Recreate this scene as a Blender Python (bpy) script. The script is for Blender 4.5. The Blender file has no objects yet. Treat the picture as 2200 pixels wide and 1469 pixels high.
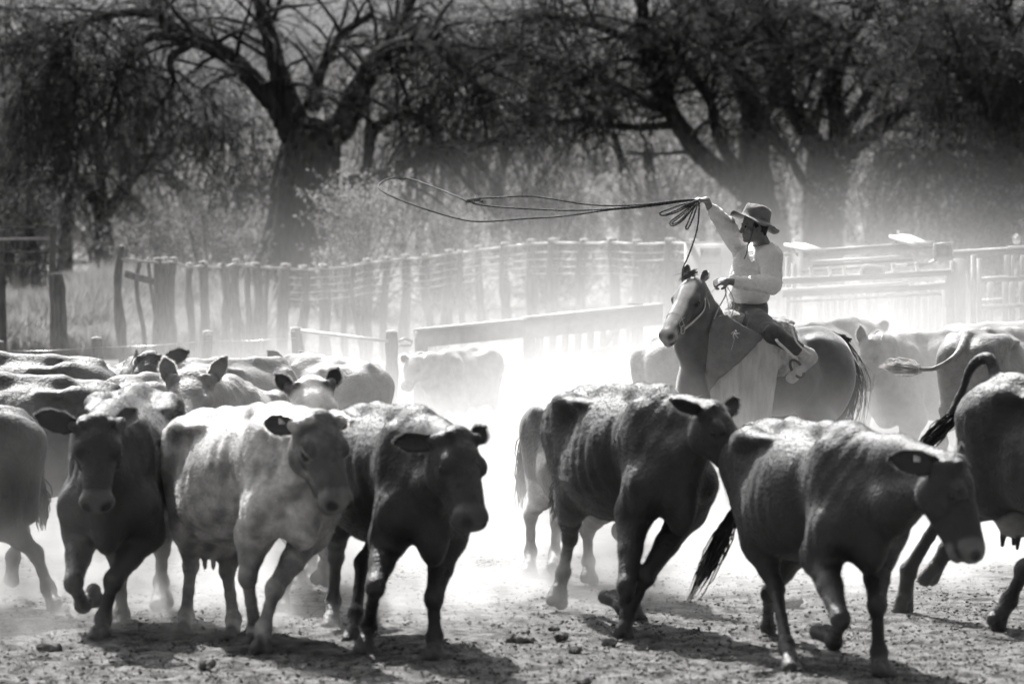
import bpy, math, random, os
import numpy as np
from mathutils import Vector, Matrix
sc = bpy.context.scene
COL = sc.collection
R = math.radians

# ---------------------------------------------------------------- camera
CAM_H, FPX, HOR = 2.69, 8250.0, 358.0
PITCH = math.atan((734.5 - HOR) / FPX)
cam_d = bpy.data.cameras.new('camera')
cam = bpy.data.objects.new('camera', cam_d)
COL.objects.link(cam)
cam.location = (0, 0, CAM_H)
cam.rotation_euler = (R(90) - PITCH, 0, 0)
cam_d.sensor_width = 36.0
cam_d.lens = FPX / 2200.0 * 36.0
cam_d.clip_start = 0.1
cam_d.clip_end = 3000
cam_d.dof.use_dof = True
cam_d.dof.focus_distance = 29.0
cam_d.dof.aperture_fstop = 2.8
sc.camera = cam

# ---------------------------------------------------------------- sky and sun
SUN_EL, SUN_AZ = 50.0, -20.0          # azimuth from +Y (away from the camera) towards +X
w = bpy.data.worlds.new("World")
sc.world = w
w.use_nodes = True
nt = w.node_tree
bg = nt.nodes['Background']
sky = nt.nodes.new('ShaderNodeTexSky')
sky.sky_type = 'NISHITA'
sky.sun_disc = False
sky.sun_elevation = R(SUN_EL)
sky.sun_rotation = R(SUN_AZ)
sky.dust_density = 7.0
bw = nt.nodes.new('ShaderNodeRGBToBW')
nt.links.new(sky.outputs[0], bw.inputs[0])
nt.links.new(bw.outputs[0], bg.inputs['Color'])
bg.inputs['Strength'].default_value = 0.09
sl = bpy.data.lights.new('sun', 'SUN')
sl.energy = 4.9
sl.angle = R(0.5)
sl.color = (1.0, 0.99, 0.98)
sun = bpy.data.objects.new('sun', sl)
COL.objects.link(sun)
sd = Vector((math.sin(R(SUN_AZ)) * math.cos(R(SUN_EL)), math.cos(R(SUN_AZ)) * math.cos(R(SUN_EL)), math.sin(R(SUN_EL))))
sun.rotation_euler = sd.to_track_quat('Z', 'Y').to_euler()
sc.view_settings.view_transform = 'Standard'
sc.view_settings.look = 'None'
sc.view_settings.gamma = 1
sc.view_settings.exposure = 1.12
sc.cycles.use_denoising = True
try:
    sc.cycles.denoiser = 'OPENIMAGEDENOISE'
except Exception:
    pass
sc.cycles.max_bounces = 8
sc.cycles.diffuse_bounces = 3
sc.cycles.glossy_bounces = 2
sc.cycles.transmission_bounces = 4
sc.cycles.transparent_max_bounces = 8
sc.cycles.volume_bounces = 3
sc.cycles.volume_max_steps = 160
sc.cycles.use_adaptive_sampling = True
sc.cycles.adaptive_threshold = 0.04
sc.cycles.adaptive_min_samples = 16

# ---------------------------------------------------------------- pixel (2200 x 1469) -> world
CP, SP = math.cos(PITCH), math.sin(PITCH)
def at(px, py, Y):
    u = (px - 1100.0) / FPX
    v = -(py - 734.5) / FPX
    d = (u, CP + v * SP, -SP + v * CP)
    t = Y / d[1]
    return np.array([d[0] * t, Y, CAM_H + d[2] * t])
def ground(px, py):
    u = (px - 1100.0) / FPX
    v = -(py - 734.5) / FPX
    d = (u, CP + v * SP, -SP + v * CP)
    t = -CAM_H / d[2]
    return np.array([d[0] * t, d[1] * t, 0.0])
def nrm(v):
    v = np.asarray(v, float)
    return v / (np.linalg.norm(v) + 1e-9)

# ---------------------------------------------------------------- materials (the place is monochrome: greys only)
def g(v):
    return (v, v * 0.985, v * 0.975, 1.0)
MATS = {}
def mat(name, v=0.3, rough=0.8, v2=None, scale=8.0, bump=0.0, bscale=None, sheen=0.0, attr=None, trans=0.0,
        spec=0.3, metal=0.0, detail=5.0, obj_space=True, stretch=(1, 1, 1), lo=0.35, hi=0.65):
    if name in MATS:
        return MATS[name]
    m = bpy.data.materials.new(name)
    m.use_nodes = True
    t = m.node_tree
    N, L = t.nodes, t.links
    p = N['Principled BSDF']
    p.inputs['Roughness'].default_value = rough
    p.inputs['Metallic'].default_value = metal
    p.inputs['Specular IOR Level'].default_value = spec
    p.inputs['Sheen Weight'].default_value = sheen
    p.inputs['Sheen Roughness'].default_value = 0.35
    tc = N.new('ShaderNodeTexCoord')
    mp = N.new('ShaderNodeMapping')
    mp.inputs['Scale'].default_value = stretch
    L.new(tc.outputs['Object'], mp.inputs[0])
    no = N.new('ShaderNodeTexNoise')
    no.inputs['Scale'].default_value = scale
    no.inputs['Detail'].default_value = detail
    no.inputs['Roughness'].default_value = 0.6
    L.new(mp.outputs[0], no.inputs['Vector'])
    rp = N.new('ShaderNodeValToRGB')
    rp.color_ramp.elements[0].position = lo
    rp.color_ramp.elements[1].position = hi
    L.new(no.outputs['Fac'], rp.inputs[0])
    if attr:
        a = N.new('ShaderNodeAttribute')
        a.attribute_name = attr
        rp.color_ramp.elements[0].color = g(v if v2 is not None else 0.85)
        rp.color_ramp.elements[1].color = g(v2 if v2 is not None else 1.15)
        mx = N.new('ShaderNodeMix')
        mx.data_type = 'RGBA'
        mx.blend_type = 'MULTIPLY'
        mx.inputs[0].default_value = 1.0
        L.new(rp.outputs[0], mx.inputs[6])
        L.new(a.outputs['Color'], mx.inputs[7])
        colout = mx.outputs[2]
    else:
        rp.color_ramp.elements[0].color = g(v)
        rp.color_ramp.elements[1].color = g(v2 if v2 is not None else v)
        colout = rp.outputs[0]
    L.new(colout, p.inputs['Base Color'])
    if bump:
        n2 = N.new('ShaderNodeTexNoise')
        n2.inputs['Scale'].default_value = bscale or scale * 4
        n2.inputs['Detail'].default_value = 6
        L.new(mp.outputs[0], n2.inputs['Vector'])
        b = N.new('ShaderNodeBump')
        b.inputs['Strength'].default_value = bump
        b.inputs['Distance'].default_value = 0.02
        L.new(n2.outputs['Fac'], b.inputs['Height'])
        L.new(b.outputs[0], p.inputs['Normal'])
    if trans:
        tr = N.new('ShaderNodeBsdfTranslucent')
        L.new(colout, tr.inputs['Color'])
        ms = N.new('ShaderNodeMixShader')
        ms.inputs[0].default_value = trans
        L.new(p.outputs[0], ms.inputs[1])
        L.new(tr.outputs[0], ms.inputs[2])
        L.new(ms.outputs[0], N['Material Output'].inputs['Surface'])
    MATS[name] = m
    return m

# ---------------------------------------------------------------- object helpers
def tag(o, label=None, cat=None, group=None, kind=None):
    if label: o['label'] = label
    if cat: o['category'] = cat
    if group: o['group'] = group
    if kind: o['kind'] = kind
    return o
def empty(name, loc, label=None, cat=None, group=None):
    o = bpy.data.objects.new(name, None)
    o.empty_display_size = 0.2
    o.location = [float(c) for c in loc]
    COL.objects.link(o)
    ORG[o.name] = np.array([float(c) for c in loc])
    return tag(o, label, cat, group)
def mesh_np(name, V, F3=None, F4=None, mats=(), mi=None, smooth=True, parent=None, origin=None, attrs=None):
    """link numpy verts / tris / quads as ONE mesh object. V is in world space; origin = where the object sits."""
    V = np.asarray(V, np.float32).reshape(-1, 3)
    base = np.zeros(3)
    if parent is not None:
        base = ORG[parent.name]
    o0 = np.array(origin if origin is not None else (base if parent is not None else (0, 0, 0)), float)
    me = bpy.data.meshes.new(name)
    n3 = 0 if F3 is None else len(F3)
    n4 = 0 if F4 is None else len(F4)
    loops = []
    if n3: loops.append(np.asarray(F3, np.int32).ravel())
    if n4: loops.append(np.asarray(F4, np.int32).ravel())
    loops = np.concatenate(loops)
    me.vertices.add(len(V))
    me.vertices.foreach_set('co', (V - o0.astype(np.float32)).ravel())
    me.loops.add(len(loops))
    me.loops.foreach_set('vertex_index', loops)
    me.polygons.add(n3 + n4)
    st = np.concatenate([np.arange(n3) * 3, n3 * 3 + np.arange(n4) * 4]).astype(np.int32)
    me.polygons.foreach_set('loop_start', st)
    if mi is not None:
        me.polygons.foreach_set('material_index', np.asarray(mi, np.int32))
    me.polygons.foreach_set('use_smooth', np.full(n3 + n4, bool(smooth)))
    me.update(calc_edges=True)
    for m in mats:
        me.materials.append(m)
    if attrs:
        for k, a in attrs.items():
            at_ = me.color_attributes.new(k, 'FLOAT_COLOR', 'POINT')
            c = np.ones((len(V), 4), np.float32)
            c[:, :3] = np.asarray(a, np.float32).reshape(-1, 1) if np.ndim(a) == 1 else a
            at_.data.foreach_set('color', c.ravel())
    o = bpy.data.objects.new(name, me)
    COL.objects.link(o)
    if parent is not None:
        o.parent = parent
        o.location = [float(c) for c in (o0 - base)]
    else:
        o.location = [float(c) for c in o0]
    ORG[o.name] = o0
    return o

ORG = {}            # where each object stands in the world, for its parts
class MB:
    """collects boxes, tubes and sheets as one mesh, world coordinates"""
    def __init__(s):
        s.v, s.t, s.q, s.n = [], [], [], 0
        s.tm, s.qm = [], []
    def add(s, V, T=None, Q=None, m=0):
        V = np.asarray(V, float).reshape(-1, 3)
        s.v.append(V)
        if T is not None and len(T):
            s.t.append(np.asarray(T) + s.n); s.tm += [m] * len(T)
        if Q is not None and len(Q):
            s.q.append(np.asarray(Q) + s.n); s.qm += [m] * len(Q)
        s.n += len(V)
        return s
    def box(s, a, b, up=(0, 0, 1), w=0.1, h=0.1, m=0, taper=1.0):
        """a bar from a to b, w wide, h high"""
        a, b = np.asarray(a, float), np.asarray(b, float)
        d = nrm(b - a)
        sd_ = nrm(np.cross(d, up))
        u = np.cross(sd_, d)
        V = []
        for p, k in ((a, 1.0), (b, taper)):
            for x, y in ((-1, -1), (1, -1), (1, 1), (-1, 1)):
                V.append(p + sd_ * x * w / 2 * k + u * y * h / 2 * k)
        s.add(V, None, [(0, 1, 2, 3), (7, 6, 5, 4), (4, 5, 1, 0), (5, 6, 2, 1), (6, 7, 3, 2), (7, 4, 0, 3)], m)
        return s
    def tube(s, pts, rad, n=8, m=0, rough=0.0, rng=None, caps=True, flat=1.0, ref=None):
        pts = np.asarray(pts, float)
        k = len(pts)
        rad = np.full(k, rad, float) if np.ndim(rad) == 0 else np.asarray(rad, float)
        tan = np.gradient(pts, axis=0)
        tan /= np.linalg.norm(tan, axis=1, keepdims=True) + 1e-9
        up = np.array(ref if ref is not None else ((0, 0, 1.0) if abs(tan[0][2]) < 0.9 else (1.0, 0, 0)), float)
        V = []
        s1 = nrm(np.cross(tan[0], up))
        an = np.arange(n) * 2 * math.pi / n
        for i in range(k):
            s1 = nrm(s1 - tan[i] * np.dot(s1, tan[i]))
            s2 = np.cross(tan[i], s1)
            rr = rad[i] * np.ones(n)
            if rough and rng is not None:
                rr = rr * (1 + rough * (rng.random(n) - 0.5) * 2)
            V.append(pts[i] + np.outer(np.cos(an) * rr, s1) + np.outer(np.sin(an) * rr * flat, s2))
        V = np.concatenate(V)
        Q = []
        for i in range(k - 1):
            for j in range(n):
                Q.append((i * n + j, i * n + (j + 1) % n, (i + 1) * n + (j + 1) % n, (i + 1) * n + j))
        T = []
        if caps:
            V = np.vstack([V, pts[0], pts[-1]])
            for j in range(n):
                T.append((k * n, (j + 1) % n, j))
                T.append((k * n + 1, (k - 1) * n + j, (k - 1) * n + (j + 1) % n))
        s.add(V, T, Q, m)
        return s
    def build(s, name, mats, parent=None, origin=None, smooth=True, attrs=None):
        if not isinstance(mats, (list, tuple)): mats = [mats]
        V = np.concatenate(s.v)
        T = np.concatenate(s.t) if s.t else None
        Q = np.concatenate(s.q) if s.q else None
        return mesh_np(name, V, T, Q, mats, s.tm + s.qm, smooth, parent, origin, attrs)

def spline(pts, n=8):
    """Catmull-Rom through the points"""
    P = np.asarray(pts, float)
    P = np.vstack([2 * P[0] - P[1], P, 2 * P[-1] - P[-2]])
    out = []
    for i in range(1, len(P) - 2):
        for t in np.linspace(0, 1, n, endpoint=False):
            a, b, c, d = P[i - 1], P[i], P[i + 1], P[i + 2]
            out.append(0.5 * (2 * b + (c - a) * t + (2 * a - 5 * b + 4 * c - d) * t * t + (3 * b - a - 3 * c + d) * t ** 3))
    out.append(P[-2])
    return np.array(out)

# ---------------------------------------------------------------- implicit surfaces -> one continuous mesh
class Sdf:
    def __init__(s, h=0.015):
        s.h = h
        s.p = []
    def ell(s, c, r, k=0.05, ax=None, col=None, sub=False, only=False):
        """ellipsoid; ax = 3 rows of axes"""
        c = np.asarray(c, float); r = np.asarray(r, float)
        A = np.eye(3) if ax is None else np.asarray(ax, float)
        ext = np.sqrt(((A * r[:, None]) ** 2).sum(0))
        def f(P):
            q = (P - c) @ A.T
            a = np.linalg.norm(q / r, axis=-1)
            b = np.linalg.norm(q / (r * r), axis=-1) + 1e-9
            return a * (a - 1.0) / b
        s.p.append((f, c - ext, c + ext, k, col, sub, only))
        return s
    def cone(s, a, b, ra, rb, k=0.04, n=None, q=1.0, col=None, sub=False, only=False):
        """round cone; n,q squash the radius by q along direction n"""
        a = np.asarray(a, float); b = np.asarray(b, float)
        ab = b - a
        L2 = float(ab @ ab) + 1e-9
        rm = max(ra, rb) * max(1.0, q)
        nn = None if n is None else nrm(n)
        def f(P):
            t = np.clip(((P - a) @ ab) / L2, 0, 1)
            v = P - (a + t[..., None] * ab)
            if nn is not None:
                v = v + (v @ nn)[..., None] * nn * (1.0 / q - 1.0)
            return (np.linalg.norm(v, axis=-1) - (ra + (rb - ra) * t)) * (min(q, 1.0) if nn is not None else 1.0)
        s.p.append((f, np.minimum(a, b) - rm, np.maximum(a, b) + rm, k, col, sub, only))
        return s
    def chain(s, pts, rad, k=0.03, n=None, q=1.0, col=None):
        for i in range(len(pts) - 1):
            s.cone(pts[i], pts[i + 1], rad[i], rad[i + 1], k, n, q, col)
        return s
    def mesh(s, base=0.1):
        h = s.h
        lo = np.min([p[1] for p in s.p if not p[5] and not p[6]], axis=0) - 3 * h - 0.03
        hi = np.max([p[2] for p in s.p if not p[5] and not p[6]], axis=0) + 3 * h + 0.03
        n = np.ceil((hi - lo) / h).astype(int) + 1
        D = np.full(n, 0.3, np.float32)
        for f, a, b, k, col, sub, only in s.p:
            if only: continue
            m = k + 3 * h
            i0 = np.maximum(((a - m - lo) / h).astype(int), 0)
            i1 = np.minimum(((b + m - lo) / h).astype(int) + 2, n)
            if (i1 <= i0).any(): continue
            ax = [lo[j] + h * np.arange(i0[j], i1[j]) for j in range(3)]
            P = np.stack(np.meshgrid(*ax, indexing='ij'), -1)
            d = f(P).astype(np.float32)
            S = D[i0[0]:i1[0], i0[1]:i1[1], i0[2]:i1[2]]
            if sub:
                hh = np.clip(0.5 - 0.5 * (S + d) / k, 0, 1)
                S[...] = S * (1 - hh) - d * hh + k * hh * (1 - hh)
            else:
                hh = np.clip(0.5 + 0.5 * (S - d) / k, 0, 1)
                S[...] = S * (1 - hh) + d * hh - k * hh * (1 - hh)
        V, Q = surface_nets(D, lo, h)
        C = np.full(len(V), base, float)
        for f, a, b, k, col, sub, only in s.p:
            if col is None: continue
            m = 0.04
            sel = np.where(((V > a - m) & (V < b + m)).all(1))[0]
            if not len(sel): continue
            d = f(V[sel])
            wgt = np.clip(1 - d / 0.02, 0, 1) if not only else np.clip(0.5 - d / 0.02, 0, 1)
            C[sel] = C[sel] * (1 - wgt) + col * wgt
        return V, Q, C

def surface_nets(D, lo, h):
    I = D < 0
    nx, ny, nz = D.shape
    cnt = np.zeros((nx - 1, ny - 1, nz - 1), np.int8)
    for dx in (0, 1):
        for dy in (0, 1):
            for dz in (0, 1):
                cnt += I[dx:nx - 1 + dx, dy:ny - 1 + dy, dz:nz - 1 + dz]
    act = (cnt > 0) & (cnt < 8)
    idx = -np.ones(act.shape, np.int64)
    cells = np.argwhere(act)
    idx[act] = np.arange(len(cells))
    acc = np.zeros((len(cells), 3)); num = np.zeros(len(cells))
    cx, cy, cz = cells.T
    corners = [(a, b, c) for a in (0, 1) for b in (0, 1) for c in (0, 1)]
    for a in corners:
        for ax in range(3):
            if a[ax]: continue
            b = list(a); b[ax] = 1
            va = D[cx + a[0], cy + a[1], cz + a[2]]
            vb = D[cx + b[0], cy + b[1], cz + b[2]]
            m = (va < 0) != (vb < 0)
            t = np.where(m, va / np.where(m, va - vb, 1), 0)
            p = np.tile(np.array(a, float), (len(cells), 1))
            p[:, ax] += t
            acc += p * m[:, None]; num += m
    V = lo + h * (cells + acc / num[:, None])
    Q = []
    for ax in range(3):
        sl0 = [slice(None)] * 3; sl1 = [slice(None)] * 3
        sl0[ax] = slice(0, -1); sl1[ax] = slice(1, None)
        s0, s1 = I[tuple(sl0)], I[tuple(sl1)]
        e = np.argwhere(s0 != s1)
        o1, o2 = [(1, 2), (2, 0), (0, 1)][ax]
        ok = (e[:, o1] > 0) & (e[:, o2] > 0) & (e[:, o1] < act.shape[o1]) & (e[:, o2] < act.shape[o2])
        e = e[ok]
        fl = s0[e[:, 0], e[:, 1], e[:, 2]]
        def cid(d1, d2):
            c = e.copy(); c[:, o1] -= d1; c[:, o2] -= d2
            return idx[c[:, 0], c[:, 1], c[:, 2]]
        q = np.stack([cid(0, 0), cid(1, 0), cid(1, 1), cid(0, 1)], 1)
        q[~fl] = q[~fl][:, ::-1]
        Q.append(q)
    Q = np.concatenate(Q)
    Q = Q[(Q >= 0).all(1)]
    return V, Q

def vnormals(V, Q):
    a = V[Q[:, 2]] - V[Q[:, 0]]
    b = V[Q[:, 3]] - V[Q[:, 1]]
    n = np.cross(a, b)
    N = np.zeros_like(V)
    for j in range(4):
        for c in range(3):
            N[:, c] += np.bincount(Q[:, j], n[:, c], len(V))
    return N / (np.linalg.norm(N, axis=1, keepdims=True) + 1e-12)

def snoise(P, scale, seed, octs=3):
    """cheap smooth noise: sums of warped sines"""
    rs = np.random.RandomState(seed)
    out = np.zeros(len(P)); amp = 1.0; f = scale
    for o in range(octs):
        v = np.zeros(len(P))
        for k in range(5):
            d = rs.randn(3); d /= np.linalg.norm(d)
            ph = rs.rand() * 6.28
            e = rs.randn(3); e /= np.linalg.norm(e)
            v += np.sin((P @ d) * f * (0.7 + 0.6 * rs.rand()) + ph + 1.3 * np.sin((P @ e) * f * 0.6 + ph * 2))
        out += amp * v / 3.0
        amp *= 0.5; f *= 2.1
    return out

def fur(name, V, Q, C, count, length, flow, seed, parent, origin, width=0.0011, stand=0.45, m=None):
    """short hairs on a skin, as one mesh of slim triangles"""
    rs = np.random.RandomState(seed)
    N = vnormals(V, Q)
    a = np.linalg.norm(np.cross(V[Q[:, 1]] - V[Q[:, 0]], V[Q[:, 3]] - V[Q[:, 0]]), axis=1)
    a = a / a.sum()
    fi = rs.choice(len(Q), count, p=a)
    u, v = rs.rand(count, 1), rs.rand(count, 1)
    q = Q[fi]
    P = (V[q[:, 0]] * (1 - u) + V[q[:, 1]] * u) * (1 - v) + (V[q[:, 3]] * (1 - u) + V[q[:, 2]] * u) * v
    n = N[q[:, 0]]
    fl = np.asarray(flow, float) if np.ndim(flow) == 1 else flow[q[:, 0]]
    t = fl - n * (n * fl).sum(1, keepdims=True)
    t /= np.linalg.norm(t, axis=1, keepdims=True) + 1e-6
    d = n * stand + t * (1 - stand) + rs.randn(count, 3) * 0.22
    d /= np.linalg.norm(d, axis=1, keepdims=True)
    L = length * (0.5 + rs.rand(count, 1))
    sidev = np.cross(d, rs.randn(count, 3))
    sidev /= np.linalg.norm(sidev, axis=1, keepdims=True) + 1e-6
    b0 = P - n * 0.001 - sidev * width
    b1 = P - n * 0.001 + sidev * width
    VV = np.stack([b0, b1, P + d * L], 1).reshape(-1, 3)
    T = np.arange(count * 3).reshape(-1, 3)
    cc = np.repeat(C[q[:, 0]] * (0.8 + 0.5 * rs.rand(count)), 3)
    return mesh_np(name, VV, T, None, [m], None, False, parent, origin, {'coat': cc})
# ---------------------------------------------------------------- cattle
M_coat = mat('coat', 0.75, 0.62, v2=1.3, scale=11, detail=9, bump=0.45, bscale=48, sheen=0.10, attr='coat', spec=0.85)
M_hair = mat('coat_hair', 1.0, 0.5, v2=2.0, scale=14, attr='coat', trans=0.5, spec=1.0)
M_eye = mat('eye_gloss', 0.01, 0.12, spec=0.6)
M_tag = mat('tag_plastic', 0.6, 0.5)

def ear_mesh(base, tip, normal, w=0.055, col_in=0.05, col_out=0.1, seed=0, cup=0.5, nl=12, nw=8):
    """a cupped leaf of skin from base to tip, opening along normal"""
    base, tip = np.asarray(base, float), np.asarray(tip, float)
    f = tip - base
    L = np.linalg.norm(f); f = f / L
    n = np.asarray(normal, float); n = nrm(n - f * np.dot(n, f))
    s = np.cross(f, n)
    rs = np.random.RandomState(seed)
    top, bot = [], []
    for i in range(nl + 1):
        t = i / nl
        ww = w * (0.32 + 0.95 * math.sin(math.pi * min(1, t * 0.93 + 0.06)) ** 0.8) if t < 1 else w * 0.1
        if t > 0.55: ww = w * 1.27 * max(0.04, 1 - ((t - 0.55) / 0.46) ** 2) ** 0.75
        bend = -0.10 * L * t * t
        for j in range(nw + 1):
            x = (j / nw - 0.5) * 2
            c = cup * ww * (x * x - 0.75)
            jag = 1 + 0.05 * rs.randn() if abs(x) == 1 else 1
            p = base + f * L * t + s * x * ww * jag + n * (c + bend)
            top.append(p)
            bot.append(p - n * (0.012 * (1.1 - abs(x)) + 0.003))
    k = nw + 1
    Q = []
    o = len(top)
    for i in range(nl):
        for j in range(nw):
            a = i * k + j
            Q.append((a, a + 1, a + k + 1, a + k))
            Q.append((o + a, o + a + k, o + a + k + 1, o + a + 1))
    for i in range(nl):
        a = i * k; b = i * k + nw
        Q.append((a, a + k, o + a + k, o + a))
        Q.append((b, o + b, o + b + k, b + k))
    for j in range(nw):
        a = nl * k + j
        Q.append((a, a + 1, o + a + 1, o + a))
    V = np.array(top + bot)
    C = np.array([col_in] * o + [col_out] * o)
    return V, np.array(Q), C

def cow(label, T, W, head=None, legs=None, S=1.0, base=0.06, h=0.016, seed=1, belly=1.0, rib=1.0, group='cattle being driven through the dust',
        tail=None, ears=None, furn=0, face=None, patches=None, muz=None, fat=1.0, name='cow', udder=False, brisket=1.0,
        hair=0.010, tagear=None, cat='cow', neckr=1.0, lump=1.0, legcol=None, spots=0.0):
    """T, W: top of tail head and top of withers as (px, py, depth). legs: dict of pixel joints."""
    Tp, Wp = at(*T), at(*W)
    f = nrm(Wp - Tp)
    L = np.linalg.norm(Wp - Tp)
    side = nrm(np.cross((0, 0, 1), f))            # animal's left
    up = np.cross(f, side)
    A = np.array([f, side, up])
    kx = L / 1.15
    def B(a, b, c):
        return Tp + f * a * kx + side * b * S * fat + up * c * S
    s = Sdf(h)
    e = lambda a, b, c, r, k=0.06, col=None: s.ell(B(a, b, c), np.array([r[0] * kx, r[1] * S * fat, r[2] * S]), k, A, col)
    # trunk
    e(0.60, 0, -0.37, (0.60, 0.31, 0.335), 0.05)
    e(0.52, 0, -0.50 - 0.03 * belly, (0.42, 0.335 * belly, 0.27 * belly), 0.10)
    e(0.10, 0, -0.25, (0.27, 0.235, 0.235), 0.10)
    e(1.10, 0, -0.34, (0.27, 0.22, 0.33), 0.08)
    e(1.24, 0, -0.47, (0.24, 0.20, 0.27), 0.08)
    s.cone(B(-0.02, 0, -0.05), B(0.40, 0, -0.045), 0.035 * S, 0.045 * S, 0.07)
    s.cone(B(0.40, 0, -0.045), B(0.85, 0, -0.04), 0.045 * S, 0.045 * S, 0.08)
    s.cone(B(0.85, 0, -0.05), B(1.15, 0, -0.04), 0.05 * S, 0.055 * S, 0.08)
    for sg in (1, -1):
        e(0.24, sg * 0.225, -0.10, (0.10, 0.06, 0.05), 0.10)         # hook bones
        s.cone(B(0.24, sg * 0.20, -0.09), B(-0.07, sg * 0.10, -0.17), 0.045 * S, 0.04 * S, 0.06)
        e(-0.08, sg * 0.10, -0.18, (0.045, 0.04, 0.045), 0.05)
        e(0.42, sg * 0.20, -0.10, (0.14, 0.06, 0.03), 0.05)             # loin edge
        e(1.12, sg * 0.165, -0.34, (0.125, 0.075, 0.27), 0.05)          # shoulder blade
        e(1.18, sg * 0.175, -0.55, (0.15, 0.085, 0.16), 0.06)
    e(1.36, 0, -0.64 - 0.02 * brisket, (0.13, 0.085, 0.15 * brisket), 0.08)
    # legs
    legs = dict(legs or {})
    def gz(p, z): return np.array([p[0], p[1], z])
    rs0 = np.random.RandomState(seed + 77)
    AUTO = {}
    for key in ('fr', 'fl', 'hr', 'hl'):
        if key in legs: continue
        sg = 1 if key[1] == 'l' else -1
        sw = rs0.uniform(-0.12, 0.12) * S
        if key[0] == 'f':
            p = B(1.14, sg * 0.15, 0)
            AUTO[key] = [gz(p + f * sw * 0.6, 0.40 * S), gz(p + f * sw, 0.12 * S), gz(p + f * (sw + 0.05), 0.0)]
        else:
            p = B(-0.02, sg * 0.15, 0)
            AUTO[key] = [gz(p - f * 0.06 + f * sw * 0.5, 0.50 * S), gz(p + f * sw, 0.13 * S), gz(p + f * (sw + 0.06), 0.0)]
    rF = [0.100, 0.082, 0.050, 0.036, 0.046, 0.036]
    for key in ('fr', 'fl', 'hr', 'hl'):
        sg = 1 if key[1] == 'l' else -1
        J = [at(*p) for p in legs[key]] if key in legs else AUTO[key]
        lc = legcol
        if key[0] == 'f':
            sh, el = B(1.26, sg * 0.165, -0.56), B(1.10, sg * 0.175, -0.72)
            kn, fe, to = J
            s.cone(sh, el, 0.12 * S, 0.105 * S, 0.08)
            mid = el * 0.5 + kn * 0.5
            s.cone(el, mid, 0.102 * S, 0.068 * S, 0.06, col=lc)
            s.cone(mid, kn, 0.068 * S, 0.046 * S, 0.03, col=lc)
            s.ell(kn, np.array([0.047, 0.047, 0.062]) * S, 0.04, col=lc)
            m2 = kn * 0.55 + fe * 0.45
            s.cone(kn, m2, 0.040 * S, 0.032 * S, 0.02, col=lc)
            s.cone(m2, fe, 0.032 * S, 0.040 * S, 0.02, col=lc)
        else:
            hp = B(0.06, sg * 0.155, -0.27)
            if len(J) == 4:
                st = J[0]; J = J[1:]
            else:
                st = B(0.26, sg * 0.20, -0.66) * 0.75 + 0.25 * (J[0] + up * 0.15)
            hk, fe, to = J
            s.cone(hp, st, 0.175 * S, 0.115 * S, 0.09, side, 0.72)
            s.cone(B(-0.05, sg * 0.12, -0.25), hk * 0.45 + B(-0.02, sg * 0.14, -0.45) * 0.55, 0.11 * S, 0.06 * S, 0.07, side, 0.8)
            mid = st * 0.45 + hk * 0.55
            s.cone(st, mid, 0.105 * S, 0.062 * S, 0.06, side, 0.85, col=lc)
            s.cone(mid, hk, 0.062 * S, 0.042 * S, 0.03, col=lc)
            s.ell(hk, np.array([0.045, 0.045, 0.062]) * S, 0.03, col=lc)
            m2 = hk * 0.5 + fe * 0.5
            s.cone(hk, m2, 0.040 * S, 0.032 * S, 0.02, col=lc)
            s.cone(m2, fe, 0.032 * S, 0.038 * S, 0.02, col=lc)
        d = nrm(to - fe)
        s.ell(fe, np.array([0.045, 0.045, 0.050]) * S, 0.03)
        sv = nrm(np.cross(d, f) if abs(np.dot(d, f)) < 0.95 else side)
        if abs(np.dot(sv, side)) < 0.3: sv = side
        fr = nrm(np.cross(sv, d))
        pm = fe * 0.45 + to * 0.55
        s.cone(fe, pm, 0.041 * S, 0.042 * S, 0.02)
        for q in (1, -1):
            s.cone(pm + sv * q * 0.022 * S, to + sv * q * 0.031 * S - d * 0.026 * S, 0.034 * S, 0.042 * S, 0.005, col=0.06)
        s.ell(fe - fr * 0.04 * S + d * 0.02, np.array([0.016, 0.016, 0.02]) * S, 0.01, col=0.06)     # dewclaw
        s.ell(fe + fr * 0.04 * S + d * 0.02, np.array([0.014, 0.014, 0.018]) * S, 0.01)
    # udder
    if udder:
        e(0.20, 0, -0.78, (0.13, 0.12, 0.10), 0.05, 0.28)
        for a, b in ((0.14, 0.05), (0.14, -0.05), (0.26, 0.05), (0.26, -0.05)):
            s.cone(B(a, b, -0.86), B(a, b, -0.925), 0.018 * S, 0.012 * S, 0.01)
    # neck and head
    extra = []
    eyes = []
    if head:
        pol, muzp, U = at(*head[0]), at(*head[1]), np.asarray(head[2], float)
        HS = np.linalg.norm(muzp - pol) / 0.50 / S
        F = nrm(muzp - pol)
        U = nrm(U - F * np.dot(U, F))
        X = np.cross(U, F)                        # towards the animal's left
        HL = 0.50 * HS * S
        HA = np.array([X, U, F])
        def H(x, u, z):
            return pol + (X * x + U * u + F * z) * HS * S
        r = HS * S
        he = lambda x, u, z, rr, k=0.03, col=None, sub=False, only=False: s.ell(H(x, u, z), np.array(rr) * r, k, HA, col, sub, only)
        fc = face
        # neck: three overlapping sections from the shoulders to the back of the skull
        n0, n1 = B(1.10, 0, -0.20), B(1.26, 0, -0.44)
        hn = H(0, -0.11, 0.03)
        hj = H(0, -0.19, 0.10)
        m0 = n0 * 0.45 + hn * 0.55 + up * 0.02
        m1 = n1 * 0.5 + hj * 0.5 - up * 0.03
        nv = nrm(np.cross(hn - n0, up))
        s.cone(n0, m0, 0.17 * S * neckr, 0.125 * S * neckr, 0.08, nv, 0.8)
        s.cone(m0, hn, 0.125 * S * neckr, 0.105 * S, 0.06, nv, 0.9)
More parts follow.
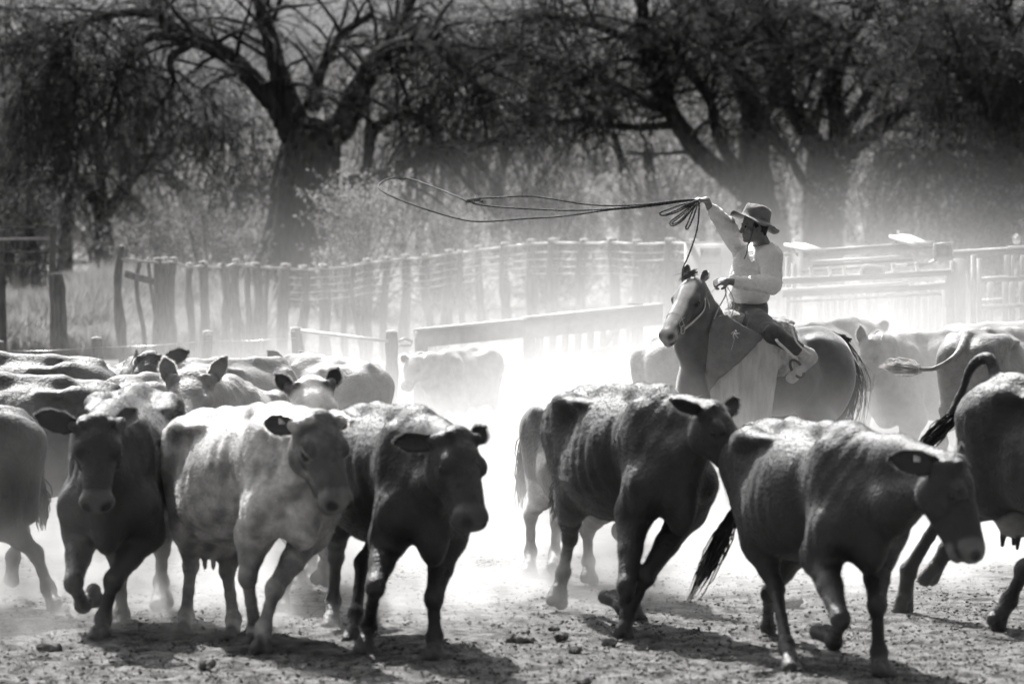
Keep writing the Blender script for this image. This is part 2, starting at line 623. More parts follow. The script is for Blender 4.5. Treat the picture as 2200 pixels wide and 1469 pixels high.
        s.cone(n1, m1, 0.19 * S * neckr, 0.125 * S * neckr, 0.09, nv, 0.8)
        s.cone(m1, hj, 0.125 * S * neckr, 0.085 * S, 0.06, nv, 0.9)
        s.cone(B(1.34, 0, -0.62), m1 - up * 0.12 * S, 0.055 * S, 0.035 * S, 0.07, nv, 0.55)      # dewlap
        # skull
        he(0, -0.100, 0.10, (0.115, 0.112, 0.135), 0.04, fc)
        he(0, -0.035, 0.015, (0.075, 0.045, 0.045), 0.03, fc)
        s.cone(H(0, -0.090, 0.14), H(0, -0.085, 0.40), 0.098 * r, 0.072 * r, 0.03, X, 1.02, fc)
        s.cone(H(0, -0.185, 0.15), H(0, -0.145, 0.40), 0.085 * r, 0.055 * r, 0.04, X, 0.95, fc)
        he(0, -0.092, 0.435, (0.094, 0.074, 0.060), 0.02, muz if muz is not None else 0.12)
        he(0, -0.084, 0.468, (0.076, 0.052, 0.036), 0.015, muz if muz is not None else 0.12)
        he(0, -0.165, 0.425, (0.062, 0.034, 0.055), 0.015, muz if muz is not None else 0.12)
        for q in (1, -1):
            he(q * 0.068, -0.175, 0.15, (0.045, 0.085, 0.095), 0.05, fc)
            he(q * 0.094, -0.050, 0.165, (0.036, 0.036, 0.055), 0.025, fc)
            he(q * 0.098, -0.125, 0.20, (0.022, 0.012, 0.05), 0.02, fc)
            he(q * 0.101, -0.083, 0.185, (0.040, 0.034, 0.042), 0, base * 1.8 + 0.01, False, True)
            he(q * 0.101, -0.083, 0.185, (0.020, 0.028, 0.034), 0.010, 0.008)
            he(q * 0.055, -0.060, 0.486, (0.024, 0.017, 0.022), 0.008, 0.01, True)
            he(q * 0.055, -0.060, 0.486, (0.027, 0.020, 0.030), 0, 0.012, False, True)
            he(q * 0.05, -0.062, 0.43, (0.02, 0.018, 0.045), 0.02)
            he(q * 0.072, -0.140, 0.44, (0.018, 0.006, 0.07), 0.006, 0.02, True)
            he(q * 0.078, -0.012, 0.035, (0.024, 0.024, 0.022), 0.02)     # horn bud
            eyes.append(H(q * 0.106, -0.082, 0.186))
        if ears:
            for i, q in enumerate((1, -1)):
                if ears[i] is None: continue
                ed = ears[i]
                tip = at(*ed[0])
                bs = H(q * 0.088, -0.075, 0.035)
                s.cone(bs, bs + nrm(tip - bs) * 0.045 * r, 0.036 * r, 0.03 * r, 0.03)
                nn = np.array(ed[1], float)
                inner = ed[2] if len(ed) > 2 else base * 0.6
                extra.append(ear_mesh(bs + nrm(tip - bs) * 0.02, tip, nn, 0.041 * r * (ed[3] if len(ed) > 3 else 1.0), inner, base, seed + i))
    if patches:
        for (c, rr, col) in patches:
            s.ell(at(*c), rr, 0.0, None, col, only=True)
    # tail
    tt = None
    if tail:
        tp = spline([B(-0.03, 0, -0.06)] + [at(*p) for p in tail[0]], 5)
        nt_ = len(tp)
        rr = np.linspace(0.034, 0.014, nt_) * S
        for i in range(nt_ - 1):
            s.cone(tp[i], tp[i + 1], rr[i], rr[i + 1], 0.02)
        tt = tp
    V, Q, C = s.mesh(base)
    C = C * 0.75 if base < 0.1 else C
    N = vnormals(V, Q)
    # ribs, folds and lumps of the hide
    loc = (V - Tp) @ A.T
    a, b, c = loc[:, 0] / kx, loc[:, 1] / S, loc[:, 2] / S
    m = np.exp(-((a - 0.72) / 0.26) ** 2) * np.clip((-c - 0.08) / 0.1, 0, 1) * np.clip((0.72 + c) / 0.2, 0, 1)
    SK = np.stack([a + 0.22 * c, 0.12 * b + 0 * a, 0.30 * c], 1)
    d = 0.0030 * rib * m * np.sin((a + 0.14 * c + 0.03 * np.sin(c * 7 + seed) + 0.02 * snoise(loc, 5, seed, 2)) * 2 * math.pi / 0.098) * np.clip(0.5 + 0.6 * np.sin(a * 11 + c * 9 + seed), 0, 1)
    d += 0.0040 * rib * snoise(SK, 26, seed + 2, 3) * np.exp(-((c + 0.22) / 0.20) ** 2) * np.clip((1.3 - a) / 0.2, 0, 1)
    m2 = np.exp(-((a - 1.30) / 0.18) ** 2) * np.clip((c + 0.9) / 0.2, 0, 1)
    d += 0.0026 * m2 * np.sin((a * 1.0 - 0.25 * c) * 2 * math.pi / 0.10 + 1.5 * np.sin(c * 9 + seed))
    body = np.clip((c + 0.95) / 0.25, 0, 1)
    d += lump * body * (0.0065 * snoise(loc * np.array([0.8, 1.0, 1.3]), 7.5, seed, 2) + 0.0018 * snoise(V, 42, seed, 2)) * np.clip(1.35 - a, 0.25, 1)
    # saddle-like hollow in front of the hooks
    d -= 0.016 * S * np.exp(-((a - 0.38) / 0.09) ** 2 - ((np.abs(b) - 0.26) / 0.10) ** 2 - ((c + 0.22) / 0.09) ** 2)
    d -= 0.014 * S * np.exp(-((a - 0.93) / 0.05) ** 2 - ((c + 0.36) / 0.22) ** 2) * (np.abs(b) > 0.1)
    V = V + N * d[:, None]
    C = C * (1 + 0.10 * snoise(V, 7, seed + 5, 3))
    if spots: C = C * (1 + spots * np.clip(snoise(V, 42, seed + 8, 2), -1.1, 0.4)) * (1 - 0.12 * np.clip(snoise(V, 5, seed + 9, 2), 0, 1))
    nb = len(Q)
    fV, fQ, fC = V, Q, C
    for eV, eQ, eC in extra:
        Q = np.vstack([Q, eQ + len(V)]); V = np.vstack([V, eV]); C = np.concatenate([C, eC])
    org = at(*T) * 0.5 + at(*W) * 0.5
    org[2] = 0.0
    o = mesh_np(name, V, None, Q, [M_coat], None, True, None, org, {'coat': C})
    tag(o, label, cat, group)
    if eyes and h < 0.02:
        for ey in eyes:
            mb = MB()
            th = np.linspace(0, math.pi, 7)
            mb.tube([ey + np.array([0, 0, 1]) * -0.024 * math.cos(t) * S for t in th], [max(0.001, 0.024 * math.sin(t)) * S for t in th], 10, caps=False)
            mb.build('eye', M_eye, o, ey)
    if furn:
        flow = nrm(-f * 0.8 - np.array([0, 0, 0.7]))
        ff = fur('coat_hair', fV, fQ, fC, furn, hair, flow, seed, o, org, m=M_hair)
        # long fringe on the rims of the ears
        rs = np.random.RandomState(seed + 9)
        VV, CC = [], []
        for eV, eQ, eC in extra:
            k = 9; nl = 12
            for i in range(1, nl + 1):
                for j in ((0, 8) if i < nl else range(9)):
                    p = eV[i * k + j]; cpt = eV[i * k + 4]
                    for _ in range(26):
                        nxt = eV[min(i + 1, nl) * k + j]
                        q0 = p + (nxt - p) * rs.rand() + rs.randn(3) * 0.002
                        dr = nrm(nrm(p - cpt) * (1 if i < nl else 0.3) + nrm(eV[nl * k + 4] - eV[4]) * 0.6 + rs.randn(3) * 0.35)
                        sv = nrm(np.cross(dr, rs.randn(3))) * 0.001
                        VV += [q0 - sv, q0 + sv, q0 + dr * 0.017 * (0.5 + rs.rand())]
                        CC += [base * 2.0 + 0.05] * 3
        if VV:
            mesh_np('ear_fringe', np.array(VV), np.arange(len(VV)).reshape(-1, 3), None, [M_hair], None, False, o, org, {'coat': np.array(CC)})
    if tail and tail[1]:
        rs = np.random.RandomState(seed + 3)
        tb = MB()
        e0 = tt[-1]; dr = nrm(at(*tail[1]) - e0); LL = np.linalg.norm(at(*tail[1]) - e0)
        cc_ = []
        tcol = tail[2] if len(tail) > 2 else base * 0.6
        for i in range(240):
            o1 = rs.randn(3) * 0.008; o2 = rs.randn(3) * 0.020
            st = e0 - dr * rs.rand() * LL * 0.6 + o1
            ll = LL * (0.5 + 0.65 * rs.rand())
            pts = [st, st + dr * ll * 0.4 + o2, st + dr * ll * 0.75 + o2 * 1.1, st + dr * ll * 1.05 + o2 * 0.5]
            tb.tube(pts, [0.004, 0.005, 0.004, 0.0008], 3, caps=False)
            cc_ += [tcol] * 9 + [tcol * (1 if len(tail) < 4 else tail[3])] * 3
        n_ = sum(len(x) for x in tb.v)
        tb.build('tail_tuft', M_hair, o, org, True, {'coat': np.array(cc_)})
    if tagear is not None and extra:
        eV = extra[tagear][0]
        k = 9
        p = eV[6 * k + 5]
        mb = MB()
        nn = nrm(np.array([0, -1, 0.2]))
        mb.box(p + nn * 0.006 + np.array([-.018, 0, 0]), p + nn * 0.006 + np.array([.018, 0, 0]), (0, 1, 0), 0.035, 0.005)
        mb.build('ear_tag', M_tag, o, p)
    return o
Uf = (0.0, -0.9, 0.5)
herd = []
# C5 right front
herd.append(cow('dark heifer trotting at front right, tail swung left, head turned in profile',
    (1640, 897, 21.7), (1830, 915, 20.65), head=[(2070, 983, 19.95), (2130, 1196, 19.8), (1.0, -0.30, 0.30)],
    legs={'fr': [(1806, 1330, 20.15), (1792, 1378, 20.45), (1760, 1352, 20.6)],
          'fl': [(1884, 1300, 20.35), (1888, 1400, 20.4), (1900, 1452, 20.25)],
          'hr': [(1668, 1265, 21.2), (1690, 1385, 20.8), (1706, 1445, 20.5)],
          'hl': [(1652, 1275, 21.9), (1650, 1345, 22.2), (1657, 1400, 22.1)]},
    S=0.97, neckr=1.12, base=0.018, h=0.012, seed=5, furn=70000,
    ears=[((2080, 958, 20.35), (0.6, -1, 0), 0.02), ((1912, 985, 19.9), (0.1, -1, -0.15), 0.015, 1.1)],
    tail=[[(1600, 925, 21.9), (1566, 1010, 21.95), (1580, 1090, 22.0), (1553, 1150, 22.0)], (1484, 1285, 22.0), 0.03, 12.0], muz=0.16, tagear=1, rib=1.0))
# C4 middle
herd.append(cow('big dark bull with a bony wrinkled back running just below the ridden horse',
    (1250, 828, 23.2), (1424, 832, 22.15), head=[(1543, 866, 21.75), (1626, 1005, 21.55), (1.0, -0.55, 0.4)],
    legs={'fr': [(1345, 1262, 21.8), (1338, 1302, 22.1), (1306, 1278, 22.3)],
          'fl': [(1388, 1238, 21.9), (1348, 1322, 22.0), (1338, 1372, 21.9)],
          'hr': [(1224, 1155, 23.1), (1210, 1228, 23.3), (1194, 1300, 23.2)],
          'hl': [(1345, 1180, 22.9), (1360, 1280, 22.9), (1366, 1335, 22.8)]},
    S=1.0, fat=0.98, neckr=0.88, base=0.020, h=0.012, seed=11, furn=70000, brisket=1.25,
    ears=[((1592, 858, 22.0), (0.5, -1, 0), 0.02), ((1448, 866, 21.45), (0.0, -1, -0.3), 0.012, 0.8)],
    tail=[[(1212, 900, 23.5), (1206, 1000, 23.5), (1208, 1040, 23.5)], (1190, 1110, 23.6)], rib=1.5, lump=1.9, cat='bull', name='bull'))
# C3
herd.append(cow('nearly black cow with head turned right, beside the mottled pale cow',
    (765, 862, 22.45), (902, 880, 21.35), head=[(994, 920, 20.75), (1040, 1118, 20.45), (0.75, -1, 0.2)],
    legs={'fr': [(806, 1262, 21.0), (792, 1345, 21.3), (782, 1410, 21.15)],
          'fl': [(932, 1285, 21.1), (934, 1368, 21.1), (936, 1420, 20.95)],
          'hr': [(722, 1195, 22.5), (716, 1290, 22.6), (712, 1358, 22.4)],
          'hl': [(778, 1210, 22.2), (765, 1320, 21.9), (757, 1388, 21.7)]},
    S=1.0, base=0.013, h=0.012, seed=21, furn=70000, brisket=1.3,
    ears=[((1044, 918, 20.9), (0.5, -1, 0.2), 0.02, 0.8), ((842, 955, 20.9), (0.0, -1, -0.3), 0.012, 1.0)],
    rib=1.4, lump=1.4, muz=0.06))
# C2 light
herd.append(cow('mottled pale cow with a darker face and a tagged ear, in the front group',
    (424, 882, 22.65), (606, 872, 21.6), head=[(692, 885, 21.1), (748, 1082, 20.85), (0.7, -1, 0.2)],
    legs={'fr': [(532, 1240, 21.4), (548, 1350, 21.6), (540, 1398, 21.5)],
          'fl': [(590, 1265, 21.3), (566, 1350, 21.3), (560, 1406, 21.2)],
          'hr': [(410, 1215, 22.5), (400, 1322, 22.3), (393, 1378, 22.0)],
          'hl': [(488, 1225, 22.4), (502, 1330, 22.1), (500, 1388, 21.8)]},
    S=1.0, base=0.42, h=0.012, seed=31, furn=60000, face=0.07, udder=True,
    ears=[((745, 900, 21.2), (0.6, -1, 0.1), 0.04, 0.8), ((562, 912, 21.2), (0.0, -1, -0.2), 0.03, 1.0)],
    rib=1.4, lump=1.4, spots=0.4, muz=0.14, tagear=1, legcol=0.25))
# C1
herd.append(cow('dark cow facing straight at the camera, both ears out, at front left',
    (300, 824, 23.3), (238, 868, 22.2), head=[(209, 893, 21.6), (204, 1088, 21.36), (0.0, -1, 0.4)],
    legs={'fr': [(158, 1252, 21.9), (178, 1298, 22.2), (212, 1275, 22.35)],
          'fl': [(243, 1248, 22.0), (222, 1328, 22.1), (213, 1374, 21.9)],
          'hr': [(258, 1230, 23.0), (262, 1320, 22.9), (272, 1366, 22.7)],
          'hl': [(348, 1180, 23.3), (346, 1250, 23.4), (347, 1302, 23.2)]},
    S=1.05, base=0.035, h=0.012, seed=41, furn=60000,
    ears=[((292, 876, 21.8), (0.0, -1, 0.1), 0.03, 0.9), ((74, 893, 21.7), (0.0, -1, -0.1), 0.03, 1.1)],
    rib=0.8, muz=0.11, face=0.022, lump=1.2))
# C6 right edge
herd.append(cow('dark cow leaping at the right edge with its tail arched up',
    (2150, 797, 22.6), (2462, 835, 21.9), head=[(2640, 850, 21.5), (2720, 1010, 21.4), (1, -0.3, 0.4)],
    legs={'hr': [(2040, 1080, 23.0), (1952, 1225, 23.2), (1938, 1322, 23.3)],
          'hl': [(2085, 1110, 22.9), (2035, 1180, 22.9), (1990, 1250, 23.0)],
          'fr': [(2200, 1225, 22.3), (2168, 1290, 22.4), (2135, 1346, 22.3)],
          'fl': [(2330, 1230, 22.3), (2330, 1300, 22.4), (2330, 1360, 22.3)]},
    S=1.1, base=0.018, h=0.013, seed=51, furn=60000, udder=True, rib=1.5, lump=1.8,
    ears=[((2700, 850, 21.6), (0, -1, 0), 0.02), ((2560, 860, 21.3), (0, -1, 0), 0.02)],
    tail=[[(2126, 772, 22.7), (2090, 785, 22.75), (2062, 850, 22.8), (2030, 915, 22.8)], (1968, 972, 22.8), 0.03], belly=0.85))
# C7 behind the middle one
herd.append(cow('dusty grey steer half hidden behind the big dark bull',
    (1190, 850, 25.0), (1345, 858, 24.1), head=[(1450, 880, 23.7), (1500, 1020, 23.5), (1, -0.5, 0.3)],
    legs={'hr': [(1140, 1108, 25.2), (1140, 1185, 25.2), (1137, 1240, 25.0)],
          'hl': [(1196, 1120, 25.6), (1192, 1190, 25.6), (1190, 1228, 25.3)],
          'fr': [(1262, 1140, 24.6), (1264, 1205, 24.7), (1266, 1250, 24.6)],
          'fl': [(1330, 1140, 24.6), (1350, 1205, 24.7), (1360, 1250, 24.6)]},
    S=0.93, base=0.11, h=0.018, seed=61, furn=15000, rib=1.2, patches=[((1130, 1060, 25.0), (0.2, 0.5, 0.12), 0.4)],
    tail=[[(1150, 900, 25.3), (1128, 980, 25.4)], (1120, 1080, 25.5)], cat='steer', name='steer'))
# C8 left edge
herd.append(cow('dark cow leaving at the left edge, only hindquarters and udder in view',
    (38, 872, 23.4), (-290, 850, 23.0), None,
    legs={'hl': [(78, 1190, 23.3), (103, 1262, 23.3), (119, 1310, 23.15)],
          'hr': [(48, 1140, 23.9), (28, 1195, 24.0), (24, 1255, 24.0)],
          'fl': [(-250, 1190, 23.3), (-250, 1262, 23.3), (-250, 1310, 23.15)],
          'fr': [(-280, 1190, 23.3), (-280, 1262, 23.3), (-280, 1310, 23.15)]},
    S=1.0, base=0.05, h=0.016, seed=71, furn=30000, udder=True,
    tail=[[(80, 930, 23.6), (90, 1000, 23.6), (88, 1060, 23.7)], (92, 1130, 23.7)]))
# C9 white face
herd.append(cow('white-faced cow with black ears looking over the mottled pale cow',
    (640, 868, 24.9), (668, 856, 23.8), head=[(668, 812, 23.1), (688, 975, 22.75), (0.1, -1, 0.4)],
    legs={'fr': [(640, 1180, 23.4), (610, 1250, 23.5), (600, 1310, 23.3)],
          'fl': [(700, 1180, 23.4), (700, 1215, 23.6), (688, 1250, 23.7)],
          'hr': [(640, 1160, 24.9), (640, 1230, 25.0), (640, 1262, 24.8)],
          'hl': [(670, 1160, 24.9), (672, 1230, 25.0), (672, 1262, 24.8)]},
    S=1.0, base=0.10, h=0.014, seed=81, furn=40000, face=0.8,
    ears=[((727, 792, 23.2), (0.2, -1, 0.0), 0.02, 0.75), ((592, 806, 23.1), (-0.2, -1, -0.1), 0.02, 0.75)], legcol=0.3))
# C10 V-eared
herd.append(cow('pale tan cow with both ears pricked up in a V, head lowered',
    (545, 830, 27.6), (492, 810, 26.6), head=[(408, 797, 25.9), (398, 950, 25.4), (0.0, -0.9, 0.6)],
    legs={'fr': [(450, 1080, 26.3), (450, 1140, 26.3), (450, 1180, 26.2)],
          'fl': [(520, 1080, 26.3), (520, 1140, 26.3), (520, 1180, 26.2)]},
    S=0.98, base=0.2, h=0.016, seed=91, furn=30000,
    ears=[((484, 768, 25.9), (-0.2, -1, 0.0), 0.22, 0.75), ((353, 770, 25.9), (0.2, -1, 0.0), 0.22, 0.8)]))
# C11
herd.append(cow('brown cow seen side on at the left edge, long level back behind the front cow',
    (240, 818, 25.3), (-75, 800, 25.3), None,
    legs={'hl': [(250, 1040, 25.2), (260, 1140, 25.2), (262, 1200, 25.1)], 'hr': [(200, 1040, 25.6), (210, 1140, 25.6), (212, 1200, 25.5)]},
    S=1.0, base=0.05, h=0.018, seed=101, furn=30000, rib=1.3, lump=1.4,
    tail=[[(276, 880, 25.4), (284, 960, 25.4)], (286, 1060, 25.4)]))
# C12
herd.append(cow('light brown cow standing behind the V-eared cow with only its back showing',
    (248, 808, 27.0), (440, 796, 27.7), None, legs={}, S=1.0, base=0.15, h=0.024, seed=111, furn=12000))
# C13
herd.append(cow('dark cow in the back row at the far left with a smooth humped back',
    (212, 768, 28.0), (-80, 758, 28.0), None, legs={}, S=1.0, base=0.04, h=0.02, seed=121, furn=20000, lump=1.4))
# C14
herd.append(cow('black-headed cow peering out of the back row, one ear cocked to the right',
    (275, 772, 30.0), (312, 772, 29.0), head=[(322, 757, 28.4), (318, 880, 28.1), (0.0, -0.9, 0.5), 1.0],
    legs={}, S=0.95, base=0.03, h=0.018, seed=131, furn=20000,
    ears=[((404, 755, 28.5), (0.2, -1, 0.2), 0.05), ((280, 762, 28.8), (-0.5, -1, 0.2), 0.05)]))
# C15
herd.append(cow('dust-veiled cow right of the black-headed one, only its back in view',
    (395, 770, 31.0), (600, 770, 31.6), None, legs={}, S=0.98, base=0.12, h=0.026, seed=141, furn=8000))
# C16
herd.append(cow('pale cow fading into the dust by the round fence post, head low to the left',
    (790, 776, 31.6), (655, 764, 32.2), head=[(618, 764, 32.5), (600, 880, 32.2), (-0.6, -0.8, 0.3)],
    legs={}, S=0.9, base=0.14, h=0.022, seed=151, furn=10000,
    ears=[((660, 760, 32.5), (0, -1, 0), 0.1), ((577, 756, 32.5), (0, -1, 0), 0.1)]))
# C17
herd.append(cow('small pale calf lost in the thick dust beyond the herd',
    (1040, 742, 37.2), (958, 757, 36.7), head=[(886, 765, 36.4), (862, 830, 36.2), (-0.5, -0.6, 0.4), 0.9],
    legs={},
    S=0.72, base=0.3, h=0.024, seed=161, furn=6000, cat='calf', name='calf',
    ears=[((905, 755, 36.5), (0, -1, 0), 0.2), ((862, 765, 36.4), (0, -1, 0), 0.2)]))
# C18
herd.append(cow('dust-faded cow behind the tail of the horse, heading right with lowered head',
    (1690, 702, 34.0), (1828, 684, 34.6), head=[(1888, 702, 34.8), (1925, 800, 34.7), (1, -0.2, 0.4)],
    legs={}, S=1.0, base=0.12, h=0.026, seed=171, furn=8000,
    ears=[((1912, 690, 35.1), (0, -1, 0), 0.15), ((1880, 720, 34.6), (0, -1, 0), 0.15)]))
# C19
herd.append(cow('dust-faded cow with two round upright ears facing left by the cattle chute',
    (2085, 706, 33.6), (1925, 722, 33.0), head=[(1858, 728, 32.6), (1838, 830, 32.4), (-0.9, -0.6, 0.4)],
    legs={'fr': [(1940, 900, 33), (1940, 950, 33), (1940, 1000, 33)]}, S=0.97, base=0.14, h=0.022, seed=181, furn=10000,
    ears=[((1884, 705, 32.8), (-0.2, -1, 0), 0.2, 1.1), ((1848, 703, 32.6), (-0.2, -1, 0), 0.2, 0.9)]))
# C20
herd.append(cow('dust-faded cow seen from behind at the right, thin tail flung out to the left',
    (2080, 706, 30.8), (2190, 708, 31.8), None,
    legs={'hl': [(2030, 880, 30.9), (2025, 950, 30.9), (2022, 1010, 30.8)], 'hr': [(2120, 880, 30.7), (2125, 950, 30.7), (2128, 1010, 30.6)]},
    S=1.03, base=0.15, h=0.02, seed=191, furn=15000,
    tail=[[(2052, 765, 30.5), (2005, 792, 30.5), (1950, 790, 30.5)], (1895, 785, 30.5), 0.5]))
# C21
herd.append(cow('dust-faded cow in the farthest row at the right edge below the chute',
    (2040, 697, 37.0), (2270, 690, 37.0), None, legs={}, S=0.97, base=0.14, h=0.028, seed=201, furn=5000))
# C22
herd.append(cow('pale cow behind the chest of the horse, its rump just showing in the dust',
    (1412, 716, 32.5), (1600, 716, 33.0), None,
    legs={'hr': [(1390, 880, 32.5), (1390, 940, 32.5), (1390, 980, 32.4)]}, S=1.0, base=0.3, h=0.024, seed=211, furn=6000))
# ---------------------------------------------------------------- ground
def ground_sheet():
    rs = np.random.RandomState(3)
    ys = np.concatenate([np.linspace(14, 24, 420), np.linspace(24.05, 40, 220), np.linspace(40.3, 110, 120), [150, 260, 600, 1500]])
    us = np.linspace(-1, 1, 360)
    X, Y = np.meshgrid(us, ys)
    wd = np.where(Y < 110, 3.5 + Y * 0.17, Y * 0.9)
    X = X * wd
    P = np.stack([X.ravel(), Y.ravel(), np.zeros(X.size)], 1)
    near = np.clip((26 - P[:, 1]) / 4, 0, 1)
    z = 0.010 * snoise(P, 2.2, 1, 3) + near * (0.012 * snoise(P, 14, 2, 3) + 0.006 * snoise(P, 60, 4, 3))
    P[:, 2] = z - 0.012
    n = len(us)
    i, j = np.meshgrid(np.arange(len(ys) - 1), np.arange(n - 1), indexing='ij')
    a = (i * n + j).ravel()
    Q = np.stack([a, a + 1, a + n + 1, a + n], 1)
    m = mat('dirt', 0.05, 0.95, v2=0.19, scale=7.0, bump=1.0, bscale=60, spec=0.1, detail=10, lo=0.38, hi=0.6)
    o = mesh_np('ground', P, None, Q, [m])
    o['kind'] = 'structure'
ground_sheet()

def crumbs():
    """loose crumbs of dried dung and dirt trodden into the corral floor"""
    rs = np.random.RandomState(8)
    m1 = mat('clod', 0.035, 0.95, v2=0.20, scale=14, bump=0.6, bscale=60, spec=0.1)
    mb = MB()
    ico = []
    t = (1 + 5 ** 0.5) / 2
    base = np.array([(-1, t, 0), (1, t, 0), (-1, -t, 0), (1, -t, 0), (0, -1, t), (0, 1, t), (0, -1, -t), (0, 1, -t), (t, 0, -1), (t, 0, 1), (-t, 0, -1), (-t, 0, 1)], float)
    base /= np.linalg.norm(base[0])
    F = np.array([(0, 11, 5), (0, 5, 1), (0, 1, 7), (0, 7, 10), (0, 10, 11), (1, 5, 9), (5, 11, 4), (11, 10, 2), (10, 7, 6), (7, 1, 8), (3, 9, 4), (3, 4, 2), (3, 2, 6), (3, 6, 8), (3, 8, 9), (4, 9, 5), (2, 4, 11), (6, 2, 10), (8, 6, 7), (9, 8, 1)])
    N = 26000
    Y = 19 + 7.5 * rs.rand(N) ** 1.4
    X = (rs.rand(N) * 2 - 1) * Y * 0.145
    r = 0.0025 + 0.008 * rs.rand(N) ** 5
    V = base[None] * (1 + 0.35 * rs.randn(N, 12, 1).clip(-1, 1)) * r[:, None, None] * np.array([1.3, 1.3, 0.8])
    V = V + np.stack([X, Y, r * 0.2 + 0.004], 1)[:, None]
    T = (F[None] + (np.arange(N) * 12)[:, None, None]).reshape(-1, 3)
    o = mesh_np('dirt_crumbs', V.reshape(-1, 3), T, None, [m1], None, True)
    tag(o, 'loose crumbs of dry dirt and dung littering the corral floor', 'dirt', kind='stuff')
    # the bigger clods one can point at
    spots = [(1108, 1378, 0.05, 'ragged dark lump of dung right of the dark cow, widest of the clods'), (1128, 1362, 0.03, 'small clod perched beside the widest dung lump'),
             (1206, 1368, 0.032, 'round clod just left of the running bull'), (1235, 1398, 0.03, 'low clod in front of the running bull'),
             (1308, 1380, 0.035, 'dark clod by the planted hoof of the running bull'), (1190, 1352, 0.025, 'tiny clod farthest from the camera between the two dark cattle'),
             (1250, 1462, 0.03, 'clod at the very bottom edge of the picture'), (445, 1430, 0.04, 'dark clod in the shadow under the mottled pale cow'),
             (110, 1395, 0.045, 'rough clod in the bottom left corner'), (1705, 1298, 0.05, 'pale clod lying far back near the hanging tail tuft')]
    for k, (px, py, r, lb) in enumerate(spots):
        c = ground(px, py)
        s = Sdf(r / 4)
        for q in range(5):
            s.ell(c + np.array([rs.randn() * r * 0.5, rs.randn() * r * 0.5, r * 0.4 * rs.rand()]), np.array([r * rs.uniform(.5, 1), r * rs.uniform(.5, 1), r * 0.6]), 0.012)
        V, Q, C = s.mesh()
        V = V + vnormals(V, Q) * (0.16 * r * snoise(V, 110, k, 3))[:, None]
        tag(mesh_np('dirt_clod', V, None, Q, [m1], None, True, None, c), lb, 'clod', 'clods on the corral floor')
crumbs()
# ---------------------------------------------------------------- the horse
M_hcoat = mat('horse_coat', 0.85, 0.42, v2=1.15, scale=16, bump=0.15, bscale=150, sheen=0.5, attr='coat', spec=0.6)
def panel(mb, poly, dep, thick=0.012, m=0, seed=0):
    """a stiff hide cut to an outline given in pixels, each corner with its own distance"""
    from mathutils.geometry import delaunay_2d_cdt
    rs = np.random.RandomState(seed)
    P2 = np.array(poly, float)
    pts = []
    for i in range(len(P2)):
        a, b = P2[i], P2[(i + 1) % len(P2)]
        n = max(1, int(np.linalg.norm(b - a) / 8))
        for t in range(n):
            pts.append(a + (b - a) * t / n + rs.randn(2) * (0.8 if t else 0))
    nb = len(pts)
    lo, hi = P2.min(0), P2.max(0)
    grid = [Vector((x, y)) for x in np.arange(lo[0], hi[0], 9) for y in np.arange(lo[1], hi[1], 9)]
    allp = [Vector(p) for p in pts] + grid
    v2, e, f, _, _, _ = delaunay_2d_cdt(allp, [], [list(range(nb))], 1, 1e-4)
    V = np.array([at(p.x, p.y, dep(p.x, p.y)) for p in v2])
    V[:, 1] += 0.012 * snoise(V, 9, seed, 2)
    n = len(V)
    T = []
    from collections import Counter
    ed = Counter()
    for t in f:
        t = list(t)
        for k in range(1, len(t) - 1):
            tri = (t[0], t[k], t[k + 1]); T.append(tri)
    for a, b, c in T:
        for u, v in ((a, b), (b, c), (c, a)):
            ed[(u, v)] += 1
    W_ = V + np.array([0.3, 1.0, 0]) * thick
    T2 = T + [(c + n, b + n, a + n) for a, b, c in T]
    Q = [(v, u, u + n, v + n) for (u, v) in ed if (v, u) not in ed]
    mb.add(np.vstack([V, W_]), T2, Q, m)
    return mb

